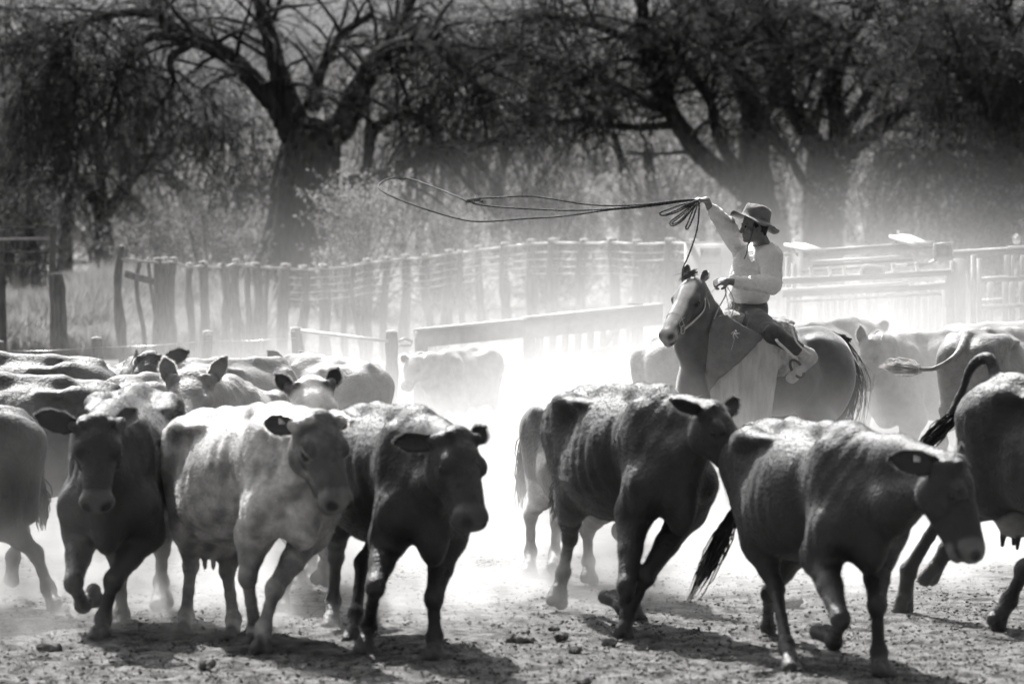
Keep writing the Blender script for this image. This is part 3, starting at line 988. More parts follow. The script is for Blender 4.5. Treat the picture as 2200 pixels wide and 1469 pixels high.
def horse():
    Tp, Wp = at(1762, 703, 29.9), at(1548, 692, 29.05)
    f = nrm(Wp - Tp); side = nrm(np.cross((0, 0, 1), f)); up = np.cross(f, side)
    A = np.array([f, side, up])
    def B(a, b, c): return Tp + f * a + side * b + up * c
    s = Sdf(0.014)
    e = lambda a, b, c, r, k=0.08, col=None: s.ell(B(a, b, c), r, k, A, col)
    e(0.60, 0, -0.34, (0.60, 0.27, 0.31)); e(0.5, 0, -0.42, (0.42, 0.29, 0.28))
    e(0.05, 0, -0.24, (0.33, 0.25, 0.235)); e(-0.06, 0, -0.40, (0.22, 0.24, 0.26))
    e(1.15, 0, -0.42, (0.28, 0.22, 0.33)); e(1.36, 0, -0.50, (0.19, 0.21, 0.25))
    s.cone(B(0.0, 0, -0.06), B(0.5, 0, -0.10), 0.05, 0.06, 0.08)
    s.cone(B(0.5, 0, -0.10), B(1.12, 0, -0.05), 0.06, 0.045, 0.08)
    for q in (1, -1):
        e(0.22, q * 0.17, -0.13, (0.12, 0.07, 0.06)); e(1.16, q * 0.16, -0.40, (0.14, 0.075, 0.27), 0.05)
        e(0.0, q * 0.14, -0.42, (0.20, 0.115, 0.30), 0.06)
        e(1.30, q * 0.10, -0.56, (0.10, 0.09, 0.13), 0.05)
        # hind leg
        st = B(0.22, q * 0.18, -0.72); hk = B(-0.16 + 0.05 * q, q * 0.15, -0.98); hk[2] = 0.56
        fe = B(-0.10 + 0.22 * q, q * 0.15, 0); fe[2] = 0.17; to = fe + f * 0.07; to[2] = 0.03
        s.cone(B(0.02, q * 0.14, -0.36), st, 0.19, 0.12, 0.09, side, 0.7)
        s.cone(st, hk, 0.12, 0.055, 0.06); s.cone(hk, fe, 0.050, 0.038, 0.03); s.cone(fe, to, 0.042, 0.052, 0.02)
        # fore leg
        el = B(1.12, q * 0.14, -0.68); kn = B(1.12 + 0.16 * q, q * 0.13, 0); kn[2] = 0.48
        fe = B(1.02 + 0.2 * q, q * 0.13, 0); fe[2] = 0.16; to = fe + f * 0.06; to[2] = 0.03
        s.cone(B(1.26, q * 0.14, -0.50), el, 0.13, 0.10, 0.08); s.cone(el, kn, 0.095, 0.055, 0.05)
        s.cone(kn, fe, 0.045, 0.034, 0.03); s.cone(fe, to, 0.040, 0.050, 0.02, col=0.06)
    # head
    pol, mz = at(1489, 588, 28.62), at(1417, 718, 28.22)
    F = nrm(mz - pol); U = np.array([-0.48, -0.80, 0.62]); U = nrm(U - F * (U @ F)); X = np.cross(U, F)
    HA = np.array([X, U, F])
    r = np.linalg.norm(mz - pol) / 0.60
    H = lambda x, u, z: pol + (X * x + U * u + F * z) * r
    he = lambda x, u, z, rr, k=0.03, col=None, sub=False, only=False: s.ell(H(x, u, z), np.array(rr) * r, k, HA, col, sub, only)
    hn = H(0, -0.13, 0.02); hj = H(0, -0.22, 0.12)
    nv = nrm(np.cross(hn - B(1.1, 0, -.1), up))
    m0 = (B(1.12, 0, -0.12) + hn) / 2 + f * 0.03; m1 = (B(1.36, 0, -0.42) + hj) / 2 + f * 0.10
    s.cone(B(1.08, 0, -0.14), m0, 0.14, 0.09, 0.07, nv, 0.75); s.cone(m0, hn, 0.09, 0.075, 0.05, nv, 0.85)
    s.cone(B(1.33, 0, -0.42), m1, 0.20, 0.145, 0.08, nv, 0.75); s.cone(m1, hj, 0.13, 0.085, 0.06, nv, 0.8)
    s.cone((B(1.12, 0, -0.12) + B(1.26, 0, -0.42)) / 2, (hn + hj) / 2, 0.15, 0.09, 0.08, nv, 0.75)
    he(0, -0.09, 0.10, (0.100, 0.095, 0.13)); he(0, -0.045, 0.16, (0.07, 0.04, 0.10))
    s.cone(H(0, -0.085, 0.14), H(0, -0.074, 0.46), 0.084 * r, 0.054 * r, 0.03)
    s.cone(H(0, -0.18, 0.20), H(0, -0.125, 0.48), 0.060 * r, 0.036 * r, 0.04, X, 0.8)
    he(0, -0.090, 0.52, (0.066, 0.068, 0.060), 0.03, 0.30); he(0, -0.135, 0.53, (0.042, 0.03, 0.05), 0.02, 0.25)
    for q in (1, -1):
        he(q * 0.052, -0.20, 0.17, (0.042, 0.115, 0.115), 0.04)
        he(q * 0.083, -0.058, 0.185, (0.026, 0.028, 0.045), 0.02)
        he(q * 0.093, -0.084, 0.200, (0.014, 0.020, 0.024), 0.008, 0.01)
        he(q * 0.050, -0.115, 0.30, (0.012, 0.018, 0.11), 0.02)
        he(q * 0.040, -0.066, 0.545, (0.020, 0.018, 0.026), 0.02, 0.28)
        he(q * 0.047, -0.064, 0.560, (0.013, 0.012, 0.022), 0.008, 0.01, True)
        he(q * 0.045, -0.128, 0.55, (0.012, 0.005, 0.045), 0.006, 0.02, True)
    he(0.018, -0.02, 0.15, (0.050, 0.06, 0.10), 0, 0.78, False, True)
    he(0.016, -0.02, 0.34, (0.046, 0.06, 0.19), 0, 0.75, False, True)
    he(0.01, -0.05, 0.50, (0.032, 0.05, 0.06), 0, 0.55, False, True)
    V, Q, C = s.mesh(0.085)
    V = V + vnormals(V, Q) * (0.0016 * snoise(V, 22, 3, 3))[:, None]
    C = C * (1 + 0.07 * snoise(V, 5, 8, 3))
    n0 = (V, Q, C)
    for tip, nn, bx in (((1523, 579, 28.72), (0.2, -1, 0.2), 0.06), ((1474, 566, 28.75), (-0.5, -1, 0.2), -0.05)):
        eV, eQ, eC = ear_mesh(H(bx, -0.05, 0.02), at(*tip), nn, 0.026, 0.05, 0.13, 3, 0.8)
        Q = np.vstack([Q, eQ + len(V)]); V = np.vstack([V, eV]); C = np.concatenate([C, eC])
    org = B(0.6, 0, 0); org[2] = 0
    o = mesh_np('horse', V, None, Q, [M_hcoat], None, True, None, org, {'coat': C})
    tag(o, 'saddled chestnut horse with a white blaze, ridden by the person in the hat', 'horse')
    fur('coat_hair', *n0, 30000, 0.010, nrm(-f - np.array([0, 0, .5])), 5, o, org, 0.0009, 0.3, M_hair)
    for q in (1, -1):
        ey = H(q * 0.091, -0.084, 0.200)
        mb = MB(); th = np.linspace(0, math.pi, 7)
        mb.tube([ey + np.array([0, 0, 1]) * -0.021 * math.cos(t) for t in th], [max(0.001, 0.021 * math.sin(t)) for t in th], 10, caps=False)
        mb.build('eye', M_eye, o, ey)
    # tail: a heavy fall of strands
    rs = np.random.RandomState(4)
    mb = MB()
    root = B(-0.30, 0, -0.10)
    mid = [at(1786, 728, 30.1), at(1806, 770, 30.1), at(1820, 820, 30.1), at(1808, 880, 30.1), at(1785, 930, 30.1)]
    for i in range(900):
        off = rs.randn(3) * np.array([0.035, 0.04, 0.02]); sp = 0.5 + rs.rand()
        ln = rs.randint(3, 6)
        pts = [root + off * 0.35 + rs.randn(3) * 0.012] + [m + off * (0.8 + 0.35 * k) * sp + rs.randn(3) * 0.006 for k, m in enumerate(mid[:ln])]
        if rs.rand() < 0.12: pts[-1] = pts[-1] + np.array([0.10 * rs.rand(), 0, 0.02])
        P = spline(pts, 4)
        mb.tube(P, np.linspace(0.0045, 0.0008, len(P)), 3, caps=False)
    nv_ = sum(len(x) for x in mb.v)
    mb.build('tail_hair', M_hair, o, org, True, {'coat': np.full(nv_, 0.035)})
    mb = MB()
    crest = [H(0, -0.03, 0.0), hn + up * 0.06 + (m0 - hn) * 0.3, m0 + up * 0.08, B(1.12, 0, 0.02)]
    cs = spline(crest, 12)
    for i in range(330):
        p = cs[rs.randint(0, len(cs))] + rs.randn(3) * 0.008
        dr = nrm(-side * 0.5 + np.array([-0.05, -0.1, -0.7]) + rs.randn(3) * 0.25)
        l = 0.10 + 0.10 * rs.rand()
        mb.tube([p, p + dr * l * 0.5 + np.array([0, 0, 0.02]), p + dr * l + np.array([0, 0, -0.02])], [0.003, 0.003, 0.0006], 3, caps=False)
    for i in range(90):
        p = H(0.018 * rs.randn(), -0.0, -0.01 + 0.02 * rs.randn())
        q = H(-0.03 + 0.02 * rs.randn(), 0.012 + 0.008 * rs.rand(), 0.05 + 0.06 * rs.rand())
        mb.tube([p, (p + q) / 2 + U * 0.015, q], [0.002, 0.002, 0.0004], 3, caps=False)
    nv_ = sum(len(x) for x in mb.v)
    mb.build('mane', M_hair, o, org, True, {'coat': np.full(nv_, 0.06)})
    # bridle
    ML = mat('pale_leather', 0.45, 0.6, v2=0.62, scale=30, bump=0.2)
    MD = mat('dark_leather', 0.05, 0.5, v2=0.10, scale=20, bump=0.2)
    def strap(mb, pts, w=0.011, m=0, n=8, flat=0.35):
        mb.tube(spline(pts, n), w, 6, m, flat=flat)
    mb = MB()
    for q in (1, -1):
        strap(mb, [H(q * 0.02, -0.012, 0.02), H(q * 0.085, -0.09, 0.08), H(q * 0.102, -0.17, 0.16), H(q * 0.088, -0.155, 0.30), H(q * 0.070, -0.125, 0.42)], 0.011)
        strap(mb, [H(q * 0.085, -0.09, 0.08), H(q * 0.092, -0.22, 0.10), H(0, -0.30, 0.16)], 0.008)
    strap(mb, [H(-0.064, -0.12, 0.40), H(-0.05, -0.05, 0.38), H(0, -0.022, 0.375), H(0.05, -0.05, 0.38), H(0.064, -0.12, 0.40)], 0.012)
    strap(mb, [H(-0.092, -0.10, 0.09), H(-0.05, -0.02, 0.10), H(0, -0.0, 0.10), H(0.05, -0.02, 0.10), H(0.092, -0.10, 0.09)], 0.010)
    br = mb.build('bridle', ML, o, H(0, 0, 0.2))
    for q in (1,):
        mb = MB(); a = np.linspace(0, 2 * math.pi, 13)
        c = H(0.066, -0.118, 0.43)
        mb.tube([c + (F * math.cos(t) + U * math.sin(t)) * 0.03 for t in a], 0.006, 6, caps=False)
        mb.build('bit_ring', mat('steel', 0.5, 0.35, metal=0.9), br, c)
    # reins held by the rider
    hand = at(1549, 604, 28.78)
    mb = MB()
    strap(mb, [H(0.066, -0.12, 0.44), at(1462, 690, 28.35), at(1500, 664, 28.55), at(1522, 636, 28.68), hand], 0.008, 0, 10)
    strap(mb, [hand, at(1560, 628, 28.75), at(1545, 660, 28.72), at(1533, 690, 28.70), at(1528, 712, 28.7)], 0.007, 0, 10)
    strap(mb, [hand, at(1566, 622, 28.72), at(1577, 650, 28.70), at(1570, 682, 28.7), at(1564, 650, 28.72), at(1556, 615, 28.75)], 0.006, 0, 10)
    tag(mb.build('reins', ML, None, hand), 'pale leather reins running from the horse\'s mouth to the rider\'s lower hand', 'reins')
    # breast strap
    mb = MB()
    strap(mb, [B(0.98, 0.30, -0.20), B(1.20, 0.255, -0.36), B(1.42, 0.19, -0.50), B(1.56, 0.03, -0.585), B(1.52, -0.14, -0.52)], 0.011, 0, 10)
    strap(mb, [B(1.56, 0.03, -0.585), B(1.53, 0.03, -0.70)], 0.007)
    tag(mb.build('breast_strap', ML, None, B(1.2, 0.25, -0.36)), 'thin leather breast strap looped across the chest of the ridden horse', 'strap')
    # saddle
    s2 = Sdf(0.014)
    s2.ell(B(0.80, 0, -0.02), (0.33, 0.24, 0.075), 0.05, A)
    s2.ell(B(1.07, 0, 0.03), (0.06, 0.17, 0.075), 0.04, A)
    s2.ell(B(0.55, 0, 0.02), (0.07, 0.19, 0.06), 0.04, A)
    s2.ell(B(0.80, 0.25, -0.18), (0.27, 0.06, 0.22), 0.05, A)
    s2.ell(B(0.80, -0.25, -0.18), (0.27, 0.06, 0.22), 0.05, A)
    V2, Q2, C2 = s2.mesh(0.3)
    V2 = V2 + vnormals(V2, Q2) * (0.01 * snoise(V2, 30, 12, 3))[:, None]
    MF = mat('fleece', 0.22, 0.9, v2=0.45, scale=18, bump=0.8, bscale=60, sheen=0.5)
    sd_ = empty('saddle', B(0.8, 0, 0), 'fleece-covered saddle under the rider with hanging stirrup', 'saddle')
    mesh_np('seat', V2, None, Q2, [MF], None, True, sd_)
    mb = MB()
    strap(mb, [B(0.78, 0.30, -0.10), at(1668, 730, 28.62), at(1690, 752, 28.62), at(1714, 776, 28.66)], 0.012)
    strap(mb, [at(1700, 700, 28.75), at(1712, 735, 28.66), at(1740, 762, 28.68)], 0.008)
    strap(mb, [at(1690, 762, 28.62), at(1722, 766, 28.62)], 0.009)
    strap(mb, [B(0.62, 0.30, -0.05), at(1688, 706, 28.75), at(1682, 695, 28.8)], 0.006)
    mb.build('stirrup_leather', ML, sd_)
    mb = MB()
    a = np.linspace(0.15 * math.pi, 1.85 * math.pi, 14)
    c = at(1712, 792, 28.66)
    mb.tube([c + (nrm((0.5, -0.8, 0.0)) * math.cos(t) + np.array([0.35, 0.1, -0.9]) * math.sin(t)) * 0.075 for t in a], 0.011, 6)
    mb.build('stirrup', MD, sd_)
    # the big stiff leg guards of hide in front of the rider's legs
    gd = empty('leg_guard', at(1560, 690, 28.75), 'large stiff rawhide leg guard hanging from the saddle, dark above and pale below', 'leg guard')
    MH = mat('hide_dark', 0.12, 0.7, v2=0.20, scale=7, bump=0.4, bscale=40)
    MP = mat('hide_pale', 0.36, 0.7, v2=0.56, scale=6, bump=0.3, bscale=30, stretch=(3, 1, 0.6))
    dp = lambda x, y: 28.56 + 0.0009 * (x - 1540) + 0.0012 * max(0, 760 - y)
    mb = panel(MB(), [(1530, 688), (1545, 678), (1562, 676), (1579, 690), (1610, 706), (1640, 724), (1616, 750), (1590, 777), (1563, 798), (1539, 820), (1522, 846), (1515, 800), (1520, 745), (1524, 712)], dp, 0.012, 0, 2)
    mb.build('dark_panel', MH, gd)
    dp2 = lambda x, y: 28.61 + 0.0009 * (x - 1540) + 0.0012 * max(0, 760 - y)
    mb = panel(MB(), [(1637, 722), (1667, 738), (1660, 756), (1672, 762), (1687, 777), (1671, 796), (1663, 843), (1655, 905), (1644, 985), (1560, 985), (1534, 905), (1524, 842), (1538, 812), (1590, 770), (1616, 745)], dp2, 0.012, 0, 5)
    mb.build('pale_panel', MP, gd)
    mb = MB()
    for k in range(5):
        a = 2 * math.pi * k / 5
        c = at(1580, 716, 28.53)
        strap(mb, [c, c + np.array([0.02 * math.cos(a), -0.02, 0.02 * math.sin(a)]), c + np.array([0.03 * math.cos(a + .4), -0.005, 0.03 * math.sin(a + .4) - 0.01])], 0.004, 0, 5, 0.8)
    strap(mb, [c, at(1576, 735, 28.53), at(1571, 752, 28.53)], 0.004)
    mb.build('thong', ML, gd)
    return B, A, hand
HB, HAX, HANDL = horse()

# ---------------------------------------------------------------- the rider
def rider():
    MSK = mat('skin', 0.17, 0.5, v2=0.21, scale=12, bump=0.1, spec=0.4)
    MSW = mat('white_knit', 0.74, 0.85, v2=0.84, scale=9, bump=0.9, bscale=55, sheen=0.4)
    MTR = mat('grey_cloth', 0.085, 0.85, v2=0.13, scale=6, bump=0.4, bscale=30, sheen=0.3)
    MHT = mat('felt', 0.09, 0.8, v2=0.19, scale=9, bump=0.3, bscale=60, sheen=0.5)
    MHR = mat('black_hair', 0.012, 0.5)
    MBT = mat('boot_leather', 0.30, 0.6, v2=0.5, scale=12, bump=0.3)
    bf = nrm((-0.85, -0.5, 0)); bs = nrm(np.cross((0, 0, 1), bf)); Z = np.array([0, 0, 1.0])
    BA = np.array([bs, bf, Z])
    pel = at(1609, 668, 29.30)
    chest = at(1617, 588, 29.25); neck = at(1640, 530, 29.24)
    shL, shR = at(1655, 552, 29.03), at(1598, 542, 29.44)
    elL, wrL = at(1660, 612, 28.92), at(1578, 606, 28.80)
    elR, wrR = at(1558, 486, 29.22), at(1525, 445, 29.10)
    hL, hR = at(1549, 605, 28.77), at(1507, 432, 29.05)
    hipL, knL, anL, toL = at(1614, 686, 29.15), at(1660, 717, 28.75), at(1738, 764, 28.80), at(1698, 812, 28.72)
    hipR = pel + bs * -0.13 + Z * -0.03; knR = HB(1.05, -0.36, -0.28); anR = HB(0.85, -0.40, -0.66); toR = HB(1.0, -0.40, -0.74)
    HC = at(1621, 487, 29.14)
    F = nrm((-0.93, -0.36, -0.04)); X = nrm(np.cross(Z, F)); U = np.cross(F, X)
    HA = np.array([X, F, U])
    H = lambda x, y, z: HC + X * x + F * y + U * z
    s = Sdf(0.006)
    he = lambda x, y, z, r, k=0.015, col=None, sub=False: s.ell(H(x, y, z), r, k, HA, col, sub)
    he(0, -0.008, 0.035, (0.076, 0.096, 0.085)); he(0, 0.035, -0.035, (0.062, 0.062, 0.075), 0.02)
    he(0, 0.030, -0.078, (0.052, 0.058, 0.038), 0.02); he(0, 0.078, -0.100, (0.022, 0.018, 0.016), 0.015)
    s.cone(H(0, 0.092, 0.012), H(0, 0.116, -0.030), 0.008, 0.013, 0.012)
    he(0, 0.108, -0.036, (0.017, 0.012, 0.009), 0.008)
    he(0, 0.086, 0.022, (0.050, 0.014, 0.010), 0.015)
    he(0, 0.095, -0.060, (0.022, 0.010, 0.006), 0.006); he(0, 0.092, -0.073, (0.020, 0.010, 0.007), 0.006)
    he(0, 0.103, -0.0665, (0.022, 0.010, 0.002), 0.004, None, True)
    for q in (1, -1):
        he(q * 0.032, 0.098, 0.004, (0.017, 0.014, 0.010), 0.01, None, True)
        he(q * 0.032, 0.080, 0.003, (0.013, 0.013, 0.012), 0.004, None)
        he(q * 0.040, 0.070, -0.022, (0.022, 0.022, 0.018), 0.015)
        he(q * 0.073, -0.004, -0.008, (0.010, 0.020, 0.032), 0.008)
        he(q * 0.080, 0.002, -0.006, (0.006, 0.009, 0.016), 0.004, None, True)
        he(q * 0.048, 0.012, -0.062, (0.018, 0.045, 0.024), 0.015)
    s.cone(H(0, -0.02, -0.05), neck, 0.058, 0.062, 0.02)
    # trunk and limbs under the clothes
    s.ell(chest, (0.155, 0.105, 0.20), 0.05, BA); s.ell(pel + Z * 0.03, (0.155, 0.11, 0.13), 0.06, BA)
    s.cone(neck - Z * 0.05, (shL + neck) / 2 - Z * 0.03, 0.07, 0.065, 0.04); s.cone(neck - Z * 0.05, (shR + neck) / 2 - Z * 0.03, 0.07, 0.065, 0.04)
    for sh, el, wr in ((shL, elL, wrL), (shR, elR, wrR)):
        s.ell(sh, (0.065, 0.065, 0.065), 0.04)
        s.cone(sh, el, 0.056, 0.042, 0.02); s.cone(el, (el * 0.6 + wr * 0.4), 0.042, 0.040, 0.02); s.cone((el * 0.6 + wr * 0.4), wr, 0.040, 0.027, 0.02)
    for hp, kn, an, to in ((hipL, knL, anL, toL), (hipR, knR, anR, toR)):
        s.cone(hp, kn, 0.085, 0.060, 0.05); s.cone(kn, an, 0.057, 0.035, 0.02); s.cone(an, to, 0.035, 0.028, 0.02)
    # hands: palm, four bent fingers, thumb
    def hand(wr, pc, fdir, grip, thumb, k=1.0):
        """pc palm centre, fdir fingers' first direction, grip = direction the fingers curl to, thumb dir"""
        d = nrm(fdir); gdir = nrm(grip - d * (d @ grip)); w_ = np.cross(d, gdir)
        s.ell(pc, np.array([0.042, 0.047, 0.018]) * k, 0.01, np.array([w_, d, gdir]))
        s.cone(wr, pc - d * 0.02, 0.026, 0.026, 0.015)
        for i, (off, l) in enumerate(((-0.031, 0.80), (-0.011, 0.98), (0.010, 1.0), (0.030, 0.90))):
            k0 = pc + d * 0.040 * k + w_ * off * k - gdir * 0.004
            k1 = k0 + (d * 0.75 + gdir * 0.5) * 0.040 * l * k
            k2 = k1 + (gdir * 1.0 - d * 0.25) * 0.027 * l * k
            k3 = k2 + (-d * 0.9 + gdir * 0.1) * 0.020 * l * k
            s.cone(k0, k1, 0.0105, 0.0098, 0.004); s.cone(k1, k2, 0.0098, 0.0090, 0.003); s.cone(k2, k3, 0.0090, 0.0078, 0.003)
        t0 = pc + w_ * thumb * 0.034 - d * 0.015
        t1 = t0 + (w_ * thumb * 0.6 + d * 0.6 + gdir * 0.4) * 0.034
        t2 = t1 + (d * 0.7 + gdir * 0.6 - w_ * thumb * 0.3) * 0.028
        s.cone(t0, t1, 0.0135, 0.011, 0.006); s.cone(t1, t2, 0.011, 0.009, 0.003)
    hand(wrR, hR + np.array([0.018, 0, 0.008]), (-0.9, -0.1, 0.10), np.array([-0.2, 0.1, -1.0]), -1)
    hand(wrL, hL + np.array([0.02, 0, 0.0]), (-0.95, -0.2, -0.1), np.array([0.1, 0.55, -0.8]), 1)
    V, Q, C = s.mesh(1.0)
    root = pel.copy()
    o = mesh_np('person', V, None, Q, [MSK], None, True, None, root)
    tag(o, 'rider in a brimmed hat and white sweater, right arm raised with the rope', 'person')
    for q in (1, -1):
        mb = MB(); c = H(q * 0.032, 0.084, 0.004); th = np.linspace(0, math.pi, 6)
        mb.tube([c + Z * -0.0115 * math.cos(t) for t in th], [max(0.0006, 0.0115 * math.sin(t)) for t in th], 8, caps=False)
        mb.build('eye', M_eye, o, c)
    # hair
    s = Sdf(0.007)
    s.ell(H(0, -0.030, 0.020), (0.080, 0.082, 0.082), 0.01, HA); s.ell(H(0, -0.058, -0.028), (0.062, 0.042, 0.055), 0.02, HA)
    for q in (1, -1): s.ell(H(q * 0.066, 0.012, 0.022), (0.016, 0.026, 0.032), 0.01, HA)
    V, Q, C = s.mesh(); V = V + vnormals(V, Q) * (0.003 * snoise(V, 120, 3, 2))[:, None]
    mesh_np('hair', V, None, Q, [MHR], None, True, o, H(0, -.03, .02))
    # sweater
    s = Sdf(0.010)
    s.ell(chest - Z * 0.02 + bf * 0.03, (0.180, 0.140, 0.22), 0.05, BA); s.ell(chest - Z * 0.14 + bf * 0.03, (0.165, 0.145, 0.11), 0.05, BA)
    s.ell(chest - Z * 0.17 + bf * 0.02, (0.160, 0.135, 0.06), 0.03, BA)
    for sh in (shL, shR):
        s.cone(neck - Z * 0.045, sh, 0.072, 0.070, 0.05); s.ell(sh, (0.082, 0.082, 0.082), 0.04)
        s.cone(sh, chest, 0.075, 0.10, 0.05)
    for sh, el, wr in ((shL, elL, wrL), (shR, elR, wrR)):
        s.cone(sh, el, 0.086, 0.076, 0.03); s.cone(el, el * 0.4 + wr * 0.6, 0.076, 0.060, 0.03); s.cone(el * 0.4 + wr * 0.6, wr * 0.93 + el * 0.07, 0.052, 0.042, 0.012)
    V, Q, C = s.mesh()
    N = vnormals(V, Q)
    dd = 0.0075 * snoise(V * np.array([1, 1, 1.6]), 15, 7, 3)
    for sh, el, wr in ((shL, elL, wrL), (shR, elR, wrR)):       # creases bunching across the sleeves
        for a, b in ((sh, el), (el, wr)):
            ab = b - a; L_ = np.linalg.norm(ab); t = ((V - a) @ ab) / L_ ** 2
            dist = np.linalg.norm(V - a - np.clip(t, 0, 1)[:, None] * ab, axis=1)
            mm = np.exp(-(dist / 0.08) ** 4) * (t > 0) * (t < 1)
            dd += 0.0038 * mm * np.sin(t * L_ / 0.034 * 2 * math.pi / 1.6 + 2.2 * snoise(V, 9, 9, 1))
    V = V + N * dd[:, None]
    sw = mesh_np('sweater', V, None, Q, [MSW], None, True, o, chest)
    s = Sdf(0.006)
    for i in range(13):
        a0, a1 = [2 * math.pi * k / 16 - math.pi / 2 + 0.6 for k in (i, i + 1)]
        c = neck + Z * 0.012
        pa, pb = [c + (bs * math.sin(a) * 0.068 - bf * math.cos(a) * 0.070) * 1.0 + Z * 0.008 * math.sin(a * 2) for a in (a0, a1)]
        s.cone(pa, pb, 0.013, 0.013, 0.01)
    V, Q, C = s.mesh(); mesh_np('collar', V, None, Q, [MSW], None, True, sw, neck)
    # trousers, sash, boots
    s = Sdf(0.011)
    s.ell(pel + Z * 0.03, (0.178, 0.138, 0.13), 0.05, BA)
    for hp, kn, an in ((hipL, knL, anL), (hipR, knR, anR)):
        s.cone(hp, kn * 0.85 + hp * 0.15, 0.115, 0.078, 0.06)
    V, Q, C = s.mesh(); V = V + vnormals(V, Q) * (0.008 * snoise(V * np.array([1.5, 1.5, 1]), 13, 5, 3))[:, None]
    mesh_np('trousers', V, None, Q, [MTR], None, True, o, pel)
    s = Sdf(0.010); s.ell(pel + Z * 0.105, (0.168, 0.135, 0.032), 0.02, BA)
    V, Q, C = s.mesh(); mesh_np('belt', V, None, Q, [mat('dark_leather', 0.05)], None, True, o, pel + Z * .1)
    for kn, an, to in ((knL, anL, toL), (knR, anR, toR)):
        s = Sdf(0.011)
        s.ell(kn, (0.072, 0.072, 0.068), 0.03); s.cone(kn, kn * 0.3 + an * 0.7, 0.070, 0.056, 0.03)
        V, Q, C = s.mesh(); V = V + vnormals(V, Q) * (0.003 * snoise(V, 30, 15, 2))[:, None]
        mesh_np('gaiter', V, None, Q, [mat('gaiter_leather', 0.05, 0.6, v2=0.09, scale=12, bump=0.3)], None, True, o, kn)
        s = Sdf(0.009)
        dn = nrm(to - an)
        s.cone(kn * 0.25 + an * 0.75, an, 0.052, 0.050, 0.02); s.ell(an, (0.052, 0.052, 0.052), 0.02)
        s.cone(an, to, 0.046, 0.036, 0.02, nrm(np.cross(dn, Z)), 1.0); s.cone(an - nrm(kn - an) * 0.045, to - nrm(kn - an) * 0.02, 0.03, 0.03, 0.02)
        V, Q, C = s.mesh(); V = V + vnormals(V, Q) * (0.003 * snoise(V, 30, 5, 2))[:, None]
        mesh_np('boot', V, None, Q, [MBT], None, True, o, an)
    # hat
    hc = H(0, -0.010, 0.050)
    ax = nrm(np.array([0.33, 0.06, 1.0])); fx = nrm(F - ax * (F @ ax)); lx = np.cross(ax, fx)
    rings = []
    nn = 40
    an = np.arange(nn) * 2 * math.pi / nn
    prof = [(0.192, 0.0), (0.194, 0.005), (0.165, 0.006), (0.13, 0.006), (0.108, 0.010), (0.101, 0.025), (0.097, 0.055), (0.091, 0.090), (0.080, 0.110), (0.060, 0.121), (0.034, 0.122), (0.004, 0.118)]
    under = [(0.084, 0.001), (0.13, -0.003), (0.17, -0.001)]
    def ring(r, z, k):
        bw_ = np.clip((r - 0.10) / 0.105, 0, 1)
        wob = bw_ ** 1.5 * (-0.030 * np.clip(-np.cos(an), 0, 1) ** 2 + 0.012 * np.clip(np.cos(an), 0, 1) - 0.02 * np.abs(np.sin(an)) + 0.016 * np.sin(an * 3 + 0.6) - 0.004 * np.cos(2 * an) - 0.012 + 0.005 * np.sin(7 * an + 1))
        dent = -0.022 * (1 - np.abs(np.sin(an)) ** 1.5) * np.clip((z - 0.09) / 0.03, 0, 1) * (r < 0.07) - 0.02 * np.exp(-((an - 0.5) / 0.5) ** 2) * np.clip((z - 0.05) / 0.05, 0, 1) * (r < 0.1)
        rx = r * (1.13 if r < 0.11 else 1.13 - 0.1 * bw_)
        jit = 1 + 0.012 * np.sin(an * 5 + k)
        return hc + np.outer(np.cos(an) * rx * jit, fx) + np.outer(np.sin(an) * r * 0.96 * jit, lx) + np.outer(z + wob + dent, ax)
    Vs = [ring(r, z, i * 0.3) for i, (r, z) in enumerate(under + prof)]
    V = np.concatenate(Vs); kk = len(Vs)
    Q = [(i * nn + j, i * nn + (j + 1) % nn, (i + 1) * nn + (j + 1) % nn, (i + 1) * nn + j) for i in range(kk - 1) for j in range(nn)]
    ht = mesh_np('hat', V, None, np.array(Q), [MHT], None, True, o, hc)
    mb = MB(); aa = np.linspace(0, 2 * math.pi, 33)
    mb.tube([hc + fx * math.cos(t) * 0.108 + lx * math.sin(t) * 0.092 + ax * 0.016 for t in aa], 0.006, 6, flat=2.0, caps=False)
    mb.build('hat_band', mat('dark_leather', 0.05), ht, hc)
    mb = MB()
    mb.tube(spline([H(0.084, 0.045, 0.03), H(0.072, 0.05, -0.03), H(0.04, 0.06, -0.10), H(0.0, 0.05, -0.125), H(-0.05, 0.05, -0.08)], 8), 0.0045, 6)
    mb.tube(spline([H(0.01, 0.062, -0.122), H(0.02, 0.075, -0.17), H(0.03, 0.095, -0.215), H(0.03, 0.11, -0.24)], 8), 0.004, 6)
    mb.build('chin_cord', mat('dark_leather', 0.05), ht, H(0, 0.05, -.1))
    return hR, H
HANDR, RH = rider()

